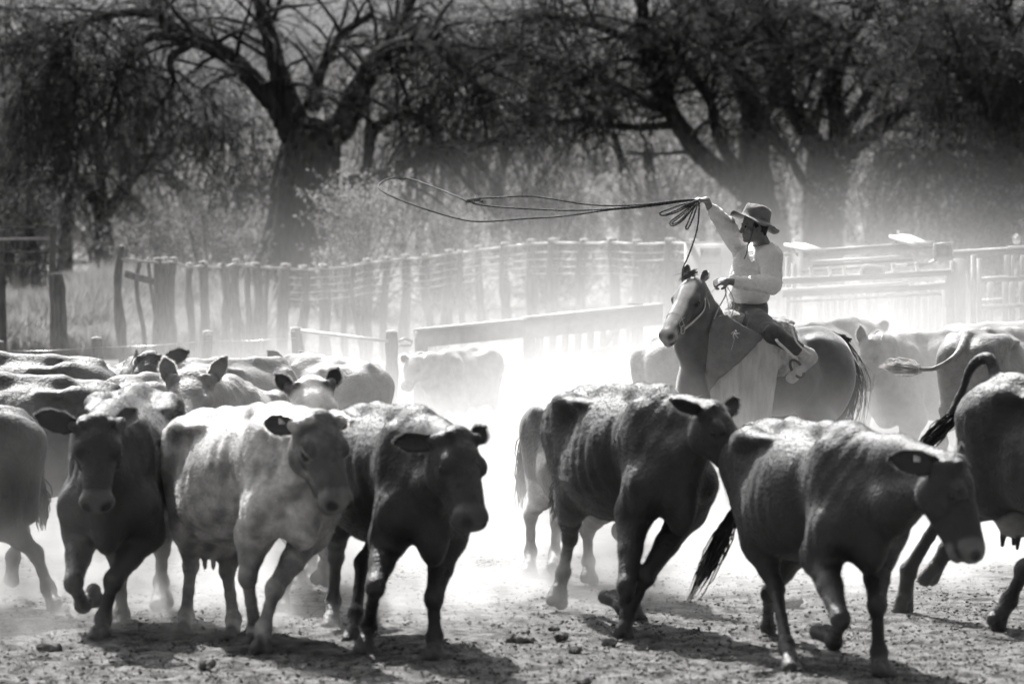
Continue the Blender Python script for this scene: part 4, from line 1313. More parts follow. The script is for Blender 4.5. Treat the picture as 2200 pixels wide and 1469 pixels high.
# ---------------------------------------------------------------- the lasso
def lasso():
    m = mat('braided_rope', 0.025, 0.6, v2=0.14, scale=60, bump=0.8, bscale=300, spec=0.4)
    p = lambda x, y, d=29.0: at(x, y, d)
    mb = MB()
    def rope(pts, n=10, r=0.0066):
        P = spline(pts, n)
        # twisted strands: two thin ropes wound round the line
        d = np.concatenate([[0], np.cumsum(np.linalg.norm(np.diff(P, axis=0), axis=1))])
        N_ = int(d[-1] / 0.011) + 4
        t = np.linspace(0, d[-1], N_)
        P = np.stack([np.interp(t, d, P[:, i]) for i in range(3)], 1)
        tan = np.gradient(P, axis=0); tan /= np.linalg.norm(tan, axis=1, keepdims=True)
        s1 = np.cross(tan, (0, 1, 0.01)); s1 /= np.linalg.norm(s1, axis=1, keepdims=True); s2 = np.cross(tan, s1)
        for k in (0, math.pi):
            a = t / 0.045 * 2 * math.pi + k
            mb.tube(P + (s1 * np.cos(a)[:, None] + s2 * np.sin(a)[:, None]) * r * 0.45, r * 0.68, 5)
    hand = p(1500, 431)
    rope([hand, p(1479, 431), p(1400, 443), p(1312, 451), p(1205, 465), p(1120, 470.5), p(1042, 476), p(993, 472), p(922, 452), p(851, 426, 29.1), p(819, 409, 29.2),
          p(814, 398, 29.3), p(830, 386, 29.5), p(854, 382.5, 29.6), p(886, 386, 29.6), p(929, 401, 29.4), p(979, 421, 29.1), p(1002, 432, 29.0)])
    rope([p(1000, 432), p(1017, 428), p(1035, 426), p(1074, 424), p(1135, 421.5), p(1188, 428), p(1259, 439), p(1330, 442), p(1400, 437.5), p(1479, 429), hand])
    rope([p(1004, 431), p(1025, 439), p(1064, 444), p(1135, 449), p(1241, 452), p(1347, 446), p(1471, 432.5), hand])
    rng = np.random.RandomState(2)
    for k in range(7):
        x = 1003 + k * 4.5
        c = p(x, 432 - k * 0.7)
        mb.tube([c + np.array([0.004 * math.sin(a), 0.013 * math.cos(a), 0.015 * math.sin(a)]) for a in np.linspace(0, 6.3, 9)], 0.0055, 5)
    for k in range(7):
        mb.tube([p(1032, 433), p(1040 + 4 * rng.rand(), 434 + 4 * rng.randn()), p(1044 + 3 * rng.rand(), 436 + 5 * rng.randn())], [0.003, 0.002, 0.001], 4)
    # coils bunched below the hand
    rope([hand, p(1478, 436, 28.97), p(1440, 448, 28.95), p(1418, 458, 28.95), p(1424, 463, 28.93), p(1448, 458, 28.92), p(1478, 444, 28.95), hand])
    rope([hand, p(1484, 436, 28.93), p(1450, 452, 28.92), p(1430, 461, 28.9), p(1452, 452, 28.9), hand])
    rope([hand, p(1485, 443, 28.96), p(1455, 465, 28.94), p(1439, 478, 28.93), p(1446, 485, 28.9), p(1466, 474, 28.9), p(1490, 445, 28.95), hand])
    rope([hand, p(1487, 445, 29.04), p(1460, 466, 29.04), p(1443, 480, 29.05), p(1458, 476, 29.06), p(1492, 443, 29.0)])
    rope([hand, p(1490, 448, 28.97), p(1478, 478, 28.96), p(1473, 490, 28.95), p(1479, 490, 28.94), p(1492, 460, 28.95), p(1498, 440, 29.0)])
    rope([hand, p(1502, 442), p(1501, 467), p(1497, 495), p(1489, 522), p(1478, 552), p(1466, 585, 29.0), p(1470, 640, 29.1)])
    o = mb.build('lasso', m, None, hand)
    tag(o, 'braided rope lasso stretched in a long open loop from the rider\'s raised hand', 'rope')
lasso()
# ---------------------------------------------------------------- fences, rails and the cattle yard
M_post = mat('weathered_wood', 0.055, 0.9, v2=0.16, scale=5, bump=0.9, bscale=25, stretch=(4, 4, 0.7), spec=0.2)
M_cut = mat('sawn_end', 0.42, 0.8, v2=0.6, scale=20, spec=0.3)
M_rail = mat('peeled_rail', 0.32, 0.45, v2=0.5, scale=8, bump=0.2, spec=0.7)
M_wire = mat('wire_metal', 0.35, 0.35, metal=0.8)
M_board = mat('grey_board', 0.22, 0.7, v2=0.42, scale=4, bump=0.5, bscale=30, stretch=(4, 4, 0.6), spec=0.4)
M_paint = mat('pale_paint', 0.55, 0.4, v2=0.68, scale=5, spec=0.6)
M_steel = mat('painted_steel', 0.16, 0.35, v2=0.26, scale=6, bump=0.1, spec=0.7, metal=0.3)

def post_mesh(mb, foot, top, r, rng, crook=0.03, n=12, rough=0.10):
    k = 9
    t = np.linspace(0, 1, k)[:, None]
    P = foot + (top - foot) * t
    w1 = rng.randn(3) * crook; w2 = rng.randn(3) * crook
    P = P + np.sin(t * math.pi) * w1 + np.sin(t * 2 * math.pi) * w2 * 0.6
    rad = r * (1.15 - 0.25 * t[:, 0]) * (1 + 0.10 * rng.randn(k))
    mb.tube(P, rad, n, 0, rough, rng, caps=False)
    # sawn top, slightly sloping
    ring = np.array([P[-1] + rad[-1] * 0.98 * np.array([math.cos(a), math.sin(a), 0]) + np.array([0, 0, 0.012]) for a in np.arange(n) * 2 * math.pi / n])
    ring2 = np.array([P[-1] + rad[-1] * 0.99 * np.array([math.cos(a), math.sin(a), 0]) - np.array([0, 0, 0.03]) for a in np.arange(n) * 2 * math.pi / n])
    V = np.vstack([ring2, ring, P[-1] + np.array([0, 0, 0.02])])
    mb.add(V, [(n + j, n + (j + 1) % n, 2 * n) for j in range(n)], [(j, (j + 1) % n, n + (j + 1) % n, n + j) for j in range(n)], 1)
    return P

def main_fence():
    rng = np.random.RandomState(17)
    fx = empty('post_and_rail_fence', at(800, 700, 52), 'long rustic fence of crooked posts and thin rods running behind the herd', 'fence')
    spec = [(262, 534, 9, .03), (300, 566, 5, .05), (318, 562, 4, .06), (338, 561, 10, .02), (354, 560, 9, .02), (373, 560, 10, .02), (408, 572, 8, .03), (437, 568, 11, .02), (477, 573, 10, .04), (507, 563, 9, .03),
            (533, 572, 7, .03), (549, 571, 10, .02), (577, 578, 6, .05), (614, 573, 12, .02), (652, 577, 11, .02), (695, 574, 11, .03), (740, 572, 7, .05), (762, 576, 6, .06), (790, 562, 13, .02), (832, 558, 9, .03),
            (872, 553, 11, .03), (915, 552, 9, .05), (966, 543, 12, .02), (988, 544, 8, .03), (1028, 535, 9, .03), (1085, 528, 12, .02), (1143, 521, 13, .03), (1190, 519, 13, .02), (1256, 520, 11, .03), (1315, 518, 11, .02),
            (1370, 522, 11, .02), (1441, 519, 12, .02), (1492, 521, 11, .02)]
    tops = []
    for i, (x, y, r, ck) in enumerate(spec):
        Yd = 50.0 + 3.2 * math.sin((x - 250) / 1240 * math.pi) + (0.0 if i % 2 else 0.08)
        top = at(x, y, Yd); foot = top.copy(); foot[2] = -0.05; foot[0] += rng.randn() * 0.06
        mb = MB(); post_mesh(mb, foot, top + np.array([0, 0, 0.03]), r / 160.0, rng, ck)
        mb.build('post', [M_post, M_cut], fx, foot)
        tops.append((x, top, Yd))
    main = [t for i, t in enumerate(tops) if i not in (1, 2, 4, 10, 12, 17, 23)]
    for k, (a, b) in enumerate(zip(main[:-1], main[1:])):
        rows = 1 if a[0] < 560 else 5
        if a[0] > 1330: rows = 3
        for q in range(rows):
            dz = 0.02 if q == 0 else 0
            pa = a[1] - np.array([0, 0.06, 0.035 + 0.098 * q - dz]); pb = b[1] - np.array([0, 0.06, 0.035 + 0.098 * q - dz])
            if q == 0 and k == 0: pa[2] = at(262, 556, 50)[2]
            sag = np.array([0, 0, -0.004 - 0.006 * rng.rand()])
            mb = MB(); mb.tube([pa, (pa + pb) / 2 + sag, pb], 0.019 if q == 0 else 0.009, 6)
            mb.build('rail', M_rail, fx, (pa + pb) / 2)
    for (x0, y0, x1, y1) in ((268, 588, 332, 606),):
        a, b = at(x0, y0, 50.1), at(x1, y1, 50.1)
        mb = MB(); mb.box(a, b, (0, 0, 1), 0.03, 0.09); mb.build('board', M_post, fx, a)
main_fence()

def small_posts():
    rng = np.random.RandomState(23)
    data = [(208, 727, 14, 39.5, 'squat cut-off post at the left, lowest of the near fence posts', 0), (446, 713, 12, 39.5, 'short round post rising behind the V-eared cow', 0),
            (636, 706, 15, 39.0, 'leaning round post with a thin pole fixed to its top', 22), (841, 713, 14, 38.0, 'broad round post standing deep in the white dust', 0),
            (-2, 735, 12, 39.5, 'post cut by the left edge of the picture', 0)]
    P = []
    for x, y, r, Yd, lb, lean in data:
        top = at(x, y, Yd); foot = at(x + lean, y, Yd); foot[2] = -0.05
        mb = MB(); post_mesh(mb, foot, top, r / 209.0, rng, 0.01, 14, 0.04)
        o = mb.build('fence_post', [M_post, M_cut], None, foot); tag(o, lb, 'post', 'short posts of the near wire fence')
        P.append(top)
    o = P[4]; ws = MB()
    for dz in (0.09, 0.34):
        pts = [P[4] - np.array([0, .07, dz]), P[0] - np.array([0, .07, dz]), P[1] - np.array([0, .07, dz]), P[2] - np.array([0, .08, dz])]
        for a, b in zip(pts[:-1], pts[1:]):
            ws.tube([a, (a + b) / 2 + np.array([0, 0, -0.015]), b], 0.0035, 5)
    tag(ws.build('fence_wire', M_wire, None, P[0]), 'two thin wires strung between the short posts at the left', 'wire')
    mb = MB(); mb.tube([P[2] + np.array([0.06, -0.05, -0.02]), P[3] + np.array([-0.03, -0.06, -0.09])], [0.020, 0.016], 8)
    tag(mb.build('pole', M_rail, None, P[2]), 'thin peeled pole sloping down from the leaning post to the broad post', 'pole')
small_posts()

def beam_fence():
    """the heavy plank barrier that climbs towards the rider"""
    rng = np.random.RandomState(31)
    root = empty('plank_barrier', at(1150, 720, 40), 'heavy plank barrier fading in the dust, its top beam climbing toward the rider', 'barrier')
    Yf = lambda x: 38.5 + (x - 880) * 0.004
    P = lambda x, y: at(x, y, Yf(x))
    for x, y, r in ((905, 708, 16), (1137, 683, 14), (1365, 654, 19)):
        top = P(x, y); foot = top.copy(); foot[2] = -0.05
        mb = MB(); post_mesh(mb, foot, top, r / 209.0, rng, 0.008, 14, 0.03)
        mb.build('post', [M_post, M_post], root, foot)
    for x0, y0, x1, y1, h_ in ((895, 728, 1125, 706, .17), (1125, 706, 1420, 676, .20)):
        mb = MB(); mb.box(P(x0, y0) - np.array([0, .1, 0]), P(x1, y1) - np.array([0, .1, 0]), (0, 0, 1), 0.06, h_)
        mb.build('beam', M_steel, root, P(x0, y0))
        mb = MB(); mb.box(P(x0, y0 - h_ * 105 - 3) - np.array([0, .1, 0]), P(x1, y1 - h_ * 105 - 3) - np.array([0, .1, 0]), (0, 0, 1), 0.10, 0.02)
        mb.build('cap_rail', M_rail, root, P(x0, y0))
    mb = MB(); mb.box(P(1020, 800) - np.array([0, .1, 0]), P(1360, 745) - np.array([0, .1, 0]), (0, 0, 1), 0.06, 0.09); mb.build('beam', M_steel, root, P(1200, 780))
    for x in range(1160, 1350, 27):
        a = P(x, 695); b = a.copy(); b[2] = 0.05
        mb = MB(); mb.box(a - np.array([0, .03, 0]), b - np.array([0, .03, 0]), (0, 1, 0), 0.08, 0.025); mb.build('slat', M_board, root, a)
    mb = MB(); mb.box(P(1345, 668), P(1265, 790), (0, 1, 0), 0.09, 0.05); mb.build('brace', M_steel, root, P(1345, 668))
    mb = MB(); mb.tube([P(855, 733), P(870, 727), P(885, 733), P(882, 742), P(860, 742)], 0.014, 6); mb.build('hook', M_steel, root, P(870, 733))
beam_fence()

def chute():
    rng = np.random.RandomState(41)
    root = empty('cattle_chute', at(1900, 620, 41), 'pale cattle chute of metal rails and planks behind the rider, clamped together at a joint', 'cattle chute')
    def bar(nm, x0, y0, x1, y1, th, m, Yd=41.0, Y2=None, dw=0.06):
        a, b = at(x0, y0, Yd), at(x1, y1, Y2 or Yd)
        mb = MB(); mb.box(a, b, (0, 0, 1) if abs(y1 - y0) < abs(x1 - x0) else (0, 1, 0), dw if abs(y1 - y0) < abs(x1 - x0) else th / 201.0, th / 201.0 if abs(y1 - y0) < abs(x1 - x0) else dw)
        return mb.build(nm, m, root, (a + b) / 2)
    # slat wall
    for i, x in enumerate(range(1672, 2070, 15)):
        if i in (4, 5, 12, 15, 16): continue
        bar('slat', x, 618 - 0.04 * (x - 1672) + rng.randn() * 2, x + rng.randn(), 745, 12.5, M_board, 42.6, None, 0.03)
    # posts
    for x, y0, w_, Yd, m in ((1692, 552, 8, 41.2, M_board), (1706, 566, 10, 41.6, M_board), (2062, 556, 24, 41.5, M_board), (2040, 582, 15, 41.1, M_steel), (2092, 548, 10, 41.3, M_board), (2104, 556, 8, 41.5, M_board), (2046, 560, 9, 41.4, M_steel)):
        a = at(x, y0, Yd); b = a.copy(); b[2] = 0
        mb = MB(); mb.box(a, b, (0, 1, 0), w_ / 201.0, 0.10); mb.build('post', m, root, b)
    # rails
    bar('rail', 1726, 546, 2006, 527, 15, M_steel, 40.9)
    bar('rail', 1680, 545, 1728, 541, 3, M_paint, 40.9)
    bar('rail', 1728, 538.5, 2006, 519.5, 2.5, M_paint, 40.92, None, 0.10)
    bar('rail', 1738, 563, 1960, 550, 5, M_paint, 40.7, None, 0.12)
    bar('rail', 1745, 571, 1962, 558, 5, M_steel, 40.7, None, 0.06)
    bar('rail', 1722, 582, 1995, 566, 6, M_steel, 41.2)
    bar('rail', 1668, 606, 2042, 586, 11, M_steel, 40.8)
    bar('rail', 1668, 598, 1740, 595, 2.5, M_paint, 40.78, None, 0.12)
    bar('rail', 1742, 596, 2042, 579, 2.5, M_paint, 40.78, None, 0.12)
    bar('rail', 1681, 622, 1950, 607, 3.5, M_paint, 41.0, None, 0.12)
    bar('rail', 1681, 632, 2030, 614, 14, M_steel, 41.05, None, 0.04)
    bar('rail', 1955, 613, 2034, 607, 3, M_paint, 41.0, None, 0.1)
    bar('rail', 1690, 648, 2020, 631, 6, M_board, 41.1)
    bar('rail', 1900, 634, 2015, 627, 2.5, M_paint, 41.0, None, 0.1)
    bar('upright', 2035, 590, 2036, 660, 10, M_steel, 40.95)
    for x in (1741, 1781, 1812, 1918, 1968):
        bar('bracket', x, 573 - (x - 1741) * 0.04, x + 4, 598 - (x - 1741) * 0.05, 7, M_paint, 40.85, None, 0.05)
    # joint box
    bar('joint_plate', 2008, 541, 2046, 539, 26, M_steel, 40.6, None, 0.10)
    bar('joint_lip', 2006, 526, 2048, 522, 5, M_steel, 40.55, None, 0.14); bar('joint_lip', 2006, 555, 2048, 552, 5, M_steel, 40.55, None, 0.14)
    bar('joint_lip', 2008, 524, 2008, 556, 4, M_steel, 40.5, None, 0.12); bar('joint_lip', 2044, 522, 2044, 553, 4, M_steel, 40.5, None, 0.12)
    # chain hanging under the joint
    mb = MB()
    ch = spline([at(2008, 560, 40.5), at(1995, 566, 40.5), at(1978, 570, 40.5)], 8)
    for i, c in enumerate(ch):
        a_ = np.linspace(0, 2 * math.pi, 8)
        n_ = np.array([0, 1, 0]) if i % 2 else np.array([0, 0, 1])
        mb.tube([c + np.array([0.022 * math.cos(a), 0, 0]) + n_ * 0.012 * math.sin(a) for a in a_], 0.005, 4, caps=False)
    mb.build('chain', M_steel, root, ch[0])
    # small pump-like cylinder and its arm
    a, b = at(1853, 582, 40.6), at(1895, 578, 40.6)
    mb = MB(); mb.tube([a, b], 0.055, 12); cyl = mb.build('cylinder', M_steel, root, a)
    mb = MB(); mb.tube([at(1851, 590, 40.55), at(1852, 572, 40.55), at(1862, 570, 40.55), at(1896, 574, 40.55), at(1912, 580, 40.6)], 0.018, 6); mb.build('handle', M_paint, root, a)
    mb = MB(); mb.tube([at(1893, 570, 40.6), at(1893, 588, 40.6)], 0.04, 10); mb.build('clamp', M_paint, root, b)
    bar('lever', 1918, 571, 1949, 569, 6, M_paint, 40.9, None, 0.05)
    # tilted walkway planks on little A-frames
    for (x0, y0, x1, y1) in ((1690, 526, 1744, 541), (1916, 508, 1972, 528)):
        for k in range(2):
            a = at(x0 + 20 * k + 6, y0 - 1.5 * k, 41.0 - 0.25 * 0); b = at(x1 + 20 * k, y1 - 2 * k, 40.3)
            mb = MB(); mb.box(a, b, (0, 0.2, 1), 0.13, 0.03); mb.build('plank', M_paint, root, a)
        for dx in (4, 16):
            bar('prop', x0 + 11, y0 + 4, x0 + (-4 if dx == 4 else 24), y0 + 24, 4, M_board, 40.95, None, 0.04)
        mb = MB(); p = at(x0 + 14, y0 - 5, 41.0); mb.tube([p, p + np.array([0, 0, 0.04])], 0.014, 8); mb.build('bolt', M_paint, root, p)
chute()

def right_pen():
    rng = np.random.RandomState(43)
    root = empty('yard_gate', at(2150, 600, 41.8), 'plank yard gate with a bright top rail at the right edge, past the chute joint', 'gate')
    def bar(nm, x0, y0, x1, y1, th, m, Yd=41.8, dw=0.06):
        a, b = at(x0, y0, Yd), at(x1, y1, Yd)
        hor = abs(y1 - y0) < abs(x1 - x0)
        mb = MB(); mb.box(a, b, (0, 0, 1) if hor else (0, 1, 0), dw if hor else th / 197.0, th / 197.0 if hor else dw)
        mb.build(nm, m, root, (a + b) / 2)
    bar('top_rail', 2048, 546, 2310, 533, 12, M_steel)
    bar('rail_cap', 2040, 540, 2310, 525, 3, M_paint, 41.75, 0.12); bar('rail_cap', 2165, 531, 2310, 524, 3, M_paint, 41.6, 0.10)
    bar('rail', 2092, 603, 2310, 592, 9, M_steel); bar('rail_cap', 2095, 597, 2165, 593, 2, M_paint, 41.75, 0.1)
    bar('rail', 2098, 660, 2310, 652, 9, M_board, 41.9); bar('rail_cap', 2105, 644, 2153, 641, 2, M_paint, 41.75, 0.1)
    for x, w_ in ((2164, 11), (2176, 6), (2200, 14), (2232, 12), (2262, 12)):
        bar('upright', x, 548, x, 600, w_, M_board, 42.0, 0.04)
    for x in (2110, 2128, 2160, 2175, 2196, 2222, 2250):
        bar('slat', x, 606, x + rng.randn(), 755, 13, M_board, 42.3, 0.03)
    bar('brace', 2076, 556, 2092, 690, 8, M_board, 41.7, 0.05)
    p = at(2184, 526, 41.7)
    lp = empty('yard_lamp', p, 'small round caged knob standing on the top rail at the right edge', 'lamp')
    mb = MB()
    th = np.linspace(0, math.pi, 9)
    mb.tube([p + np.array([0, 0, 0.05 - 0.045 * math.cos(t)]) for t in th], [max(.002, 0.045 * math.sin(t)) for t in th], 12, caps=False); mb.build('globe', M_paint, lp, p)
    for k in range(4):
        a = k * math.pi / 4
        mb = MB(); mb.tube([p + np.array([0.056 * math.cos(a) * math.cos(t), 0.056 * math.sin(a) * math.cos(t), 0.05 + 0.06 * math.sin(t)]) for t in np.linspace(0, math.pi, 9)], 0.004, 5)
        mb.build('cage_bar', M_steel, lp, p)
right_pen()

def notice():
    Yd = 44.0
    root = empty('notice_board', at(1530, 600, Yd), 'large white box with a framed notice behind the raised arm of the rider', 'notice board')
    a = at(1473, 526, Yd); b = at(1590, 521, Yd)
    w_ = b[0] - a[0] + 0.25
    cx = (a[0] + b[0]) / 2 + 0.12
    z1 = (a[2] + b[2]) / 2
    mb = MB(); mb.box((cx, Yd, 0.05), (cx, Yd, z1), (0, 1, 0), w_, 0.35); mb.build('box', M_paint, root, (cx, Yd, 0.05))
    mb = MB(); mb.box((cx - w_ / 2 - .01, Yd - .18, z1 + .012), (cx + w_ / 2 + .01, Yd - .18, z1 + .018), (0, 0, 1), 0.06, 0.02); mb.build('lid_edge', M_rail, root, (cx, Yd, z1))
    MS = mat('notice_paper', 0.70, 0.5)
    s_ = FPX / Yd
    def rect(nm, x0, y0, x1, y1, m, dy):
        A_, B_ = at(x0, y0, Yd - dy), at(x1, y1, Yd - dy)
        mb = MB(); mb.box(((A_[0] + B_[0]) / 2, Yd - dy, B_[2]), ((A_[0] + B_[0]) / 2, Yd - dy, A_[2]), (0, 1, 0), B_[0] - A_[0], 0.012)
        return mb.build(nm, m, root, A_)
    rect('notice', 1504, 533, 1549, 590, MS, 0.19)
    MG = mat('notice_ink', 0.22, 0.6); MG2 = mat('notice_grey', 0.5, 0.6)
    rect('notice_frame', 1505, 541, 1547, 542, MG2, 0.20); rect('notice_frame', 1505, 551.5, 1547, 552.3, MG2, 0.20); rect('notice_frame', 1505, 565, 1549, 566, MG2, 0.20)
    rect('emblem', 1506, 538, 1509, 549, MG, 0.205); rect('emblem', 1508, 538, 1511.5, 541, MG, 0.205)
    for k, x in enumerate((1514, 1519, 1524, 1529, 1534, 1538, 1543)):      # blurred lettering, unreadable in the photo too
        rect('lettering', x, 544.0 + (k % 3), x + 2.2, 549, MG2, 0.20)
notice()

def left_things():
    rng = np.random.RandomState(51)
    # stout crooked post in two pieces
    foot = at(140, 700, 46.0); foot[2] = -0.05; top = at(122, 590, 46.0)
    mb = MB(); post_mesh(mb, foot, top, 15 / 179.0, rng, 0.02, 12, 0.06)
    tag(mb.build('gate_post', [M_post, M_post], None, foot), 'thick crooked post standing alone before the pale grass at the left', 'post')
    foot = at(116, 700, 50); foot[2] = -0.05
    mb = MB(); post_mesh(mb, foot, at(114, 485, 50), 9 / 165., rng, 0.01, 10, 0.06)
    gt = empty('field_gate', foot, 'dark plank gate in the shade of the trees at the far left edge', 'gate')
    mb.build('post', [M_post, M_post], gt, foot)
    for y in (487, 512, 540, 566):
        a, b = at(-60, y + 3, 50), at(112, y, 50)
        mb = MB(); mb.box(a, b, (0, 0, 1), 0.04, 0.035); mb.build('rail', M_board if y == 512 else M_post, gt, a)
    foot = at(5, 700, 50.2); foot[2] = 0
    mb = MB(); post_mesh(mb, foot, at(3, 495, 50.2), 8 / 165., rng, 0.01, 10, 0.06); mb.build('post', [M_post, M_post], gt, foot)
    foot = at(967, 700, 58); foot[2] = 0
    mb = MB(); post_mesh(mb, foot, at(963, 522, 58), 9 / 142., rng, 0.01, 10, 0.06)
    tag(mb.build('fence_post', [M_post, M_post], None, foot), 'dark round post beyond the rustic fence, taller than the rails', 'post')
left_things()
# ---------------------------------------------------------------- trees
M_bark = mat('bark', 0.022, 0.95, v2=0.06, scale=3, bump=0.9, bscale=14, stretch=(3, 3, 0.8), spec=0.15)
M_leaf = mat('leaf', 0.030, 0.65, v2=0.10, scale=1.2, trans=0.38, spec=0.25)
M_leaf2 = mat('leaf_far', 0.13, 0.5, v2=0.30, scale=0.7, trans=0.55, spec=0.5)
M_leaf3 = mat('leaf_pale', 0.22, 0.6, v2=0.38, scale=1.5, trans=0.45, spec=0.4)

def leaves(P, D, size, rs, slim=0.35, jit=0.7):
    """one quad leaf per point"""
    n = len(P)
    d = D + rs.randn(n, 3) * jit
    d /= np.linalg.norm(d, axis=1, keepdims=True)
    s = np.cross(d, rs.randn(n, 3)); s /= np.linalg.norm(s, axis=1, keepdims=True)
    L = size * (0.6 + 0.8 * rs.rand(n, 1))
    a = P; b = P + d * L * 0.5 + s * L * slim * 0.5; c = P + d * L; e = P + d * L * 0.5 - s * L * slim * 0.5
    V = np.stack([a, b, c, e], 1).reshape(-1, 3)
    return V, np.arange(n * 4).reshape(-1, 4)

def strands(S, D, L, rs, droop=0.16, K=9, wob=0.25):
    """hanging twigs grown from points S along D; returns nodes (n, K, 3)"""
    n = len(S)
    p = S.copy(); d = D / (np.linalg.norm(D, axis=1, keepdims=True) + 1e-9)
    out = [p.copy()]
    st = (L / (K - 1))[:, None]
    for k in range(K - 1):
        d = d + np.array([0, 0, -droop]) + rs.randn(n, 3) * wob * 0.35
        d /= np.linalg.norm(d, axis=1, keepdims=True)
        p = p + d * st
        out.append(p.copy())
    return np.stack(out, 1)

def twigs_mesh(N, r0, r1):
    n, K, _ = N.shape
    T = np.gradient(N, axis=1); T /= np.linalg.norm(T, axis=2, keepdims=True) + 1e-9
    a = np.cross(T, np.array([0.3, 1, 0.2])); a /= np.linalg.norm(a, axis=2, keepdims=True) + 1e-9
    b = np.cross(T, a)
    r = np.linspace(r0, r1, K)[None, :, None]
    V = np.stack([N + (a * math.cos(t) + b * math.sin(t)) * r for t in (0, 2.09, 4.19)], 2).reshape(-1, 3)
    i, k, j = np.meshgrid(np.arange(n), np.arange(K - 1), np.arange(3), indexing='ij')
    base = (i * K + k) * 3
    Q = np.stack([base + j, base + (j + 1) % 3, base + 3 + (j + 1) % 3, base + 3 + j], -1).reshape(-1, 4)
    return V, Q

def tree(label, Yd, trunk, limbs, curtains=(), seed=1, nstr=1400, nleaf=34, leafsize=0.055, slen=(0.7, 1.8), name='willowy_tree', cat='tree', droop=0.16,
         sub=7, group='old trees behind the corral', lm=None, foot_r=0.5, flute=True, spread=1.3, out=0.8, up=0.25):
    """trunk and limbs are lists of (px, py, width_px[, depth offset])"""
    rs = np.random.RandomState(seed)
    tp = [at(p[0], p[1], Yd + (p[3] if len(p) > 3 else 0)) for p in trunk]
    foot = tp[0].copy(); foot[2] = -0.2
    root = empty(name, (foot[0], foot[1], 0), label, cat, group)
    sp = FPX / Yd
    mb = MB()
    tp = tp + [tp[-1] + (tp[-1] - tp[-2]) * 0.35]
    P = spline([foot] + tp, 6)
    W_ = np.interp(np.linspace(0, 1, len(P)), np.linspace(0, 1, len(trunk) + 2), [trunk[0][2] * 1.15] + [p[2] for p in trunk] + [trunk[-1][2] * 0.3]) / sp / 2
    mb.tube(P, W_, 28, 0, 0.10, rs)
    if flute:                                   # fluted, many-stemmed bole
        for k in range(9):
            a = 2 * math.pi * k / 9 + rs.rand()
            off = np.array([math.cos(a), math.sin(a), 0])
            t = np.linspace(0, 1, 8)[:, None]
            idx = np.linspace(0, len(P) * 0.8, 8).astype(int)
            Q_ = P[idx] + off * W_[idx][:, None] * (0.85 + 0.35 * (1 - t))
            mb.tube(Q_, W_[idx] * 0.34, 8, 0, 0.12, rs)
    mb.build('trunk', M_bark, root, foot)
    src, srcd, srcw = [], [], []
    for lb in limbs:
        LP = [at(p[0], p[1], Yd + (p[3] if len(p) > 3 else 0)) for p in lb]
        C = spline(LP, 8)
        wd = np.interp(np.linspace(0, 1, len(C)), np.linspace(0, 1, len(lb)), [p[2] for p in lb]) / sp / 2
        C = C + 0.03 * np.stack([snoise(C, 3, seed + 1, 2), snoise(C, 3, seed + 2, 2), snoise(C, 3, seed + 3, 2)], 1)
        mb = MB(); mb.tube(C, wd, 10, 0, 0.10, rs)
        tot = np.linalg.norm(np.diff(C, axis=0), axis=1).sum()
        nsub = max(3, int(sub * tot / 2.0))
        for k in range(nsub):
            t = 0.25 + 0.75 * rs.rand() ** 0.8
            i = min(len(C) - 2, int(t * (len(C) - 1)))
            tan = nrm(C[i + 1] - C[i])
            dr = nrm(tan * (0.5 + 0.3 * rs.rand()) + nrm(rs.randn(3) * np.array([1, 0.9, 0.7])) * 0.9 + np.array([0, 0, up]))
            l = (0.8 + 1.5 * rs.rand()) * spread * 0.8
            N = strands(C[i][None], dr[None], np.array([l]), rs, 0.10, 8, 0.3)[0]
            mb.tube(N, np.linspace(min(wd[i] * 0.45, 0.06), 0.010, 8), 6, 0, 0.08, rs)
            N2 = spline(N, 4)
            for j in range(8, len(N2)):
                src.append(N2[j]); srcd.append(nrm(N2[j] - N2[j - 1])); srcw.append(1.0)
        for j in range(len(C) // 2, len(C) - 1):
            src.append(C[j]); srcd.append(nrm(C[j + 1] - C[j])); srcw.append(1.2)
        mb.build('limb', M_bark, root, C[0])
    src = np.array(src); srcd = np.array(srcd); srcw = np.array(srcw)
    pk = rs.choice(len(src), nstr, p=srcw / srcw.sum())
    S = src[pk] + rs.randn(nstr, 3) * 0.06
    D = srcd[pk] * 0.7 + rs.randn(nstr, 3) * out * 0.6
    Ls = slen[0] + (slen[1] - slen[0]) * rs.rand(nstr)
    sets = [(S, D, Ls)]
    for (x, y, dY, rx, rz, n, l) in curtains:
        c = at(x, y, Yd + dY)
        S = c + rs.randn(n, 3) * np.array([rx / sp, 0.6, rz / sp])
        sets.append((S, np.array([0, 0, -0.3]) + rs.randn(n, 3) * 0.6, l * (0.5 + rs.rand(n))))
    S = np.concatenate([q[0] for q in sets]); D = np.concatenate([q[1] for q in sets]); Ls = np.concatenate([q[2] for q in sets])
    N = strands(S, D, Ls, rs, droop)
    TV, TQ = twigs_mesh(N, 0.009, 0.003)
    tw = mesh_np('twigs', TV, None, TQ, [M_bark], None, True, root, foot)
    n, K, _ = N.shape
    m = n * nleaf
    i = rs.randint(0, n, m); t = rs.rand(m) ** 0.8 * (K - 1.001); k = t.astype(int); fr = (t - k)[:, None]
    LPt = N[i, k] * (1 - fr) + N[i, k + 1] * fr
    LD = N[i, k + 1] - N[i, k]; LD /= np.linalg.norm(LD, axis=1, keepdims=True) + 1e-9
    V, Q = leaves(LPt + rs.randn(m, 3) * 0.012, LD, leafsize, rs)
    mesh_np('crown', V, None, Q, [lm or M_leaf], None, False, root, foot)
    return root

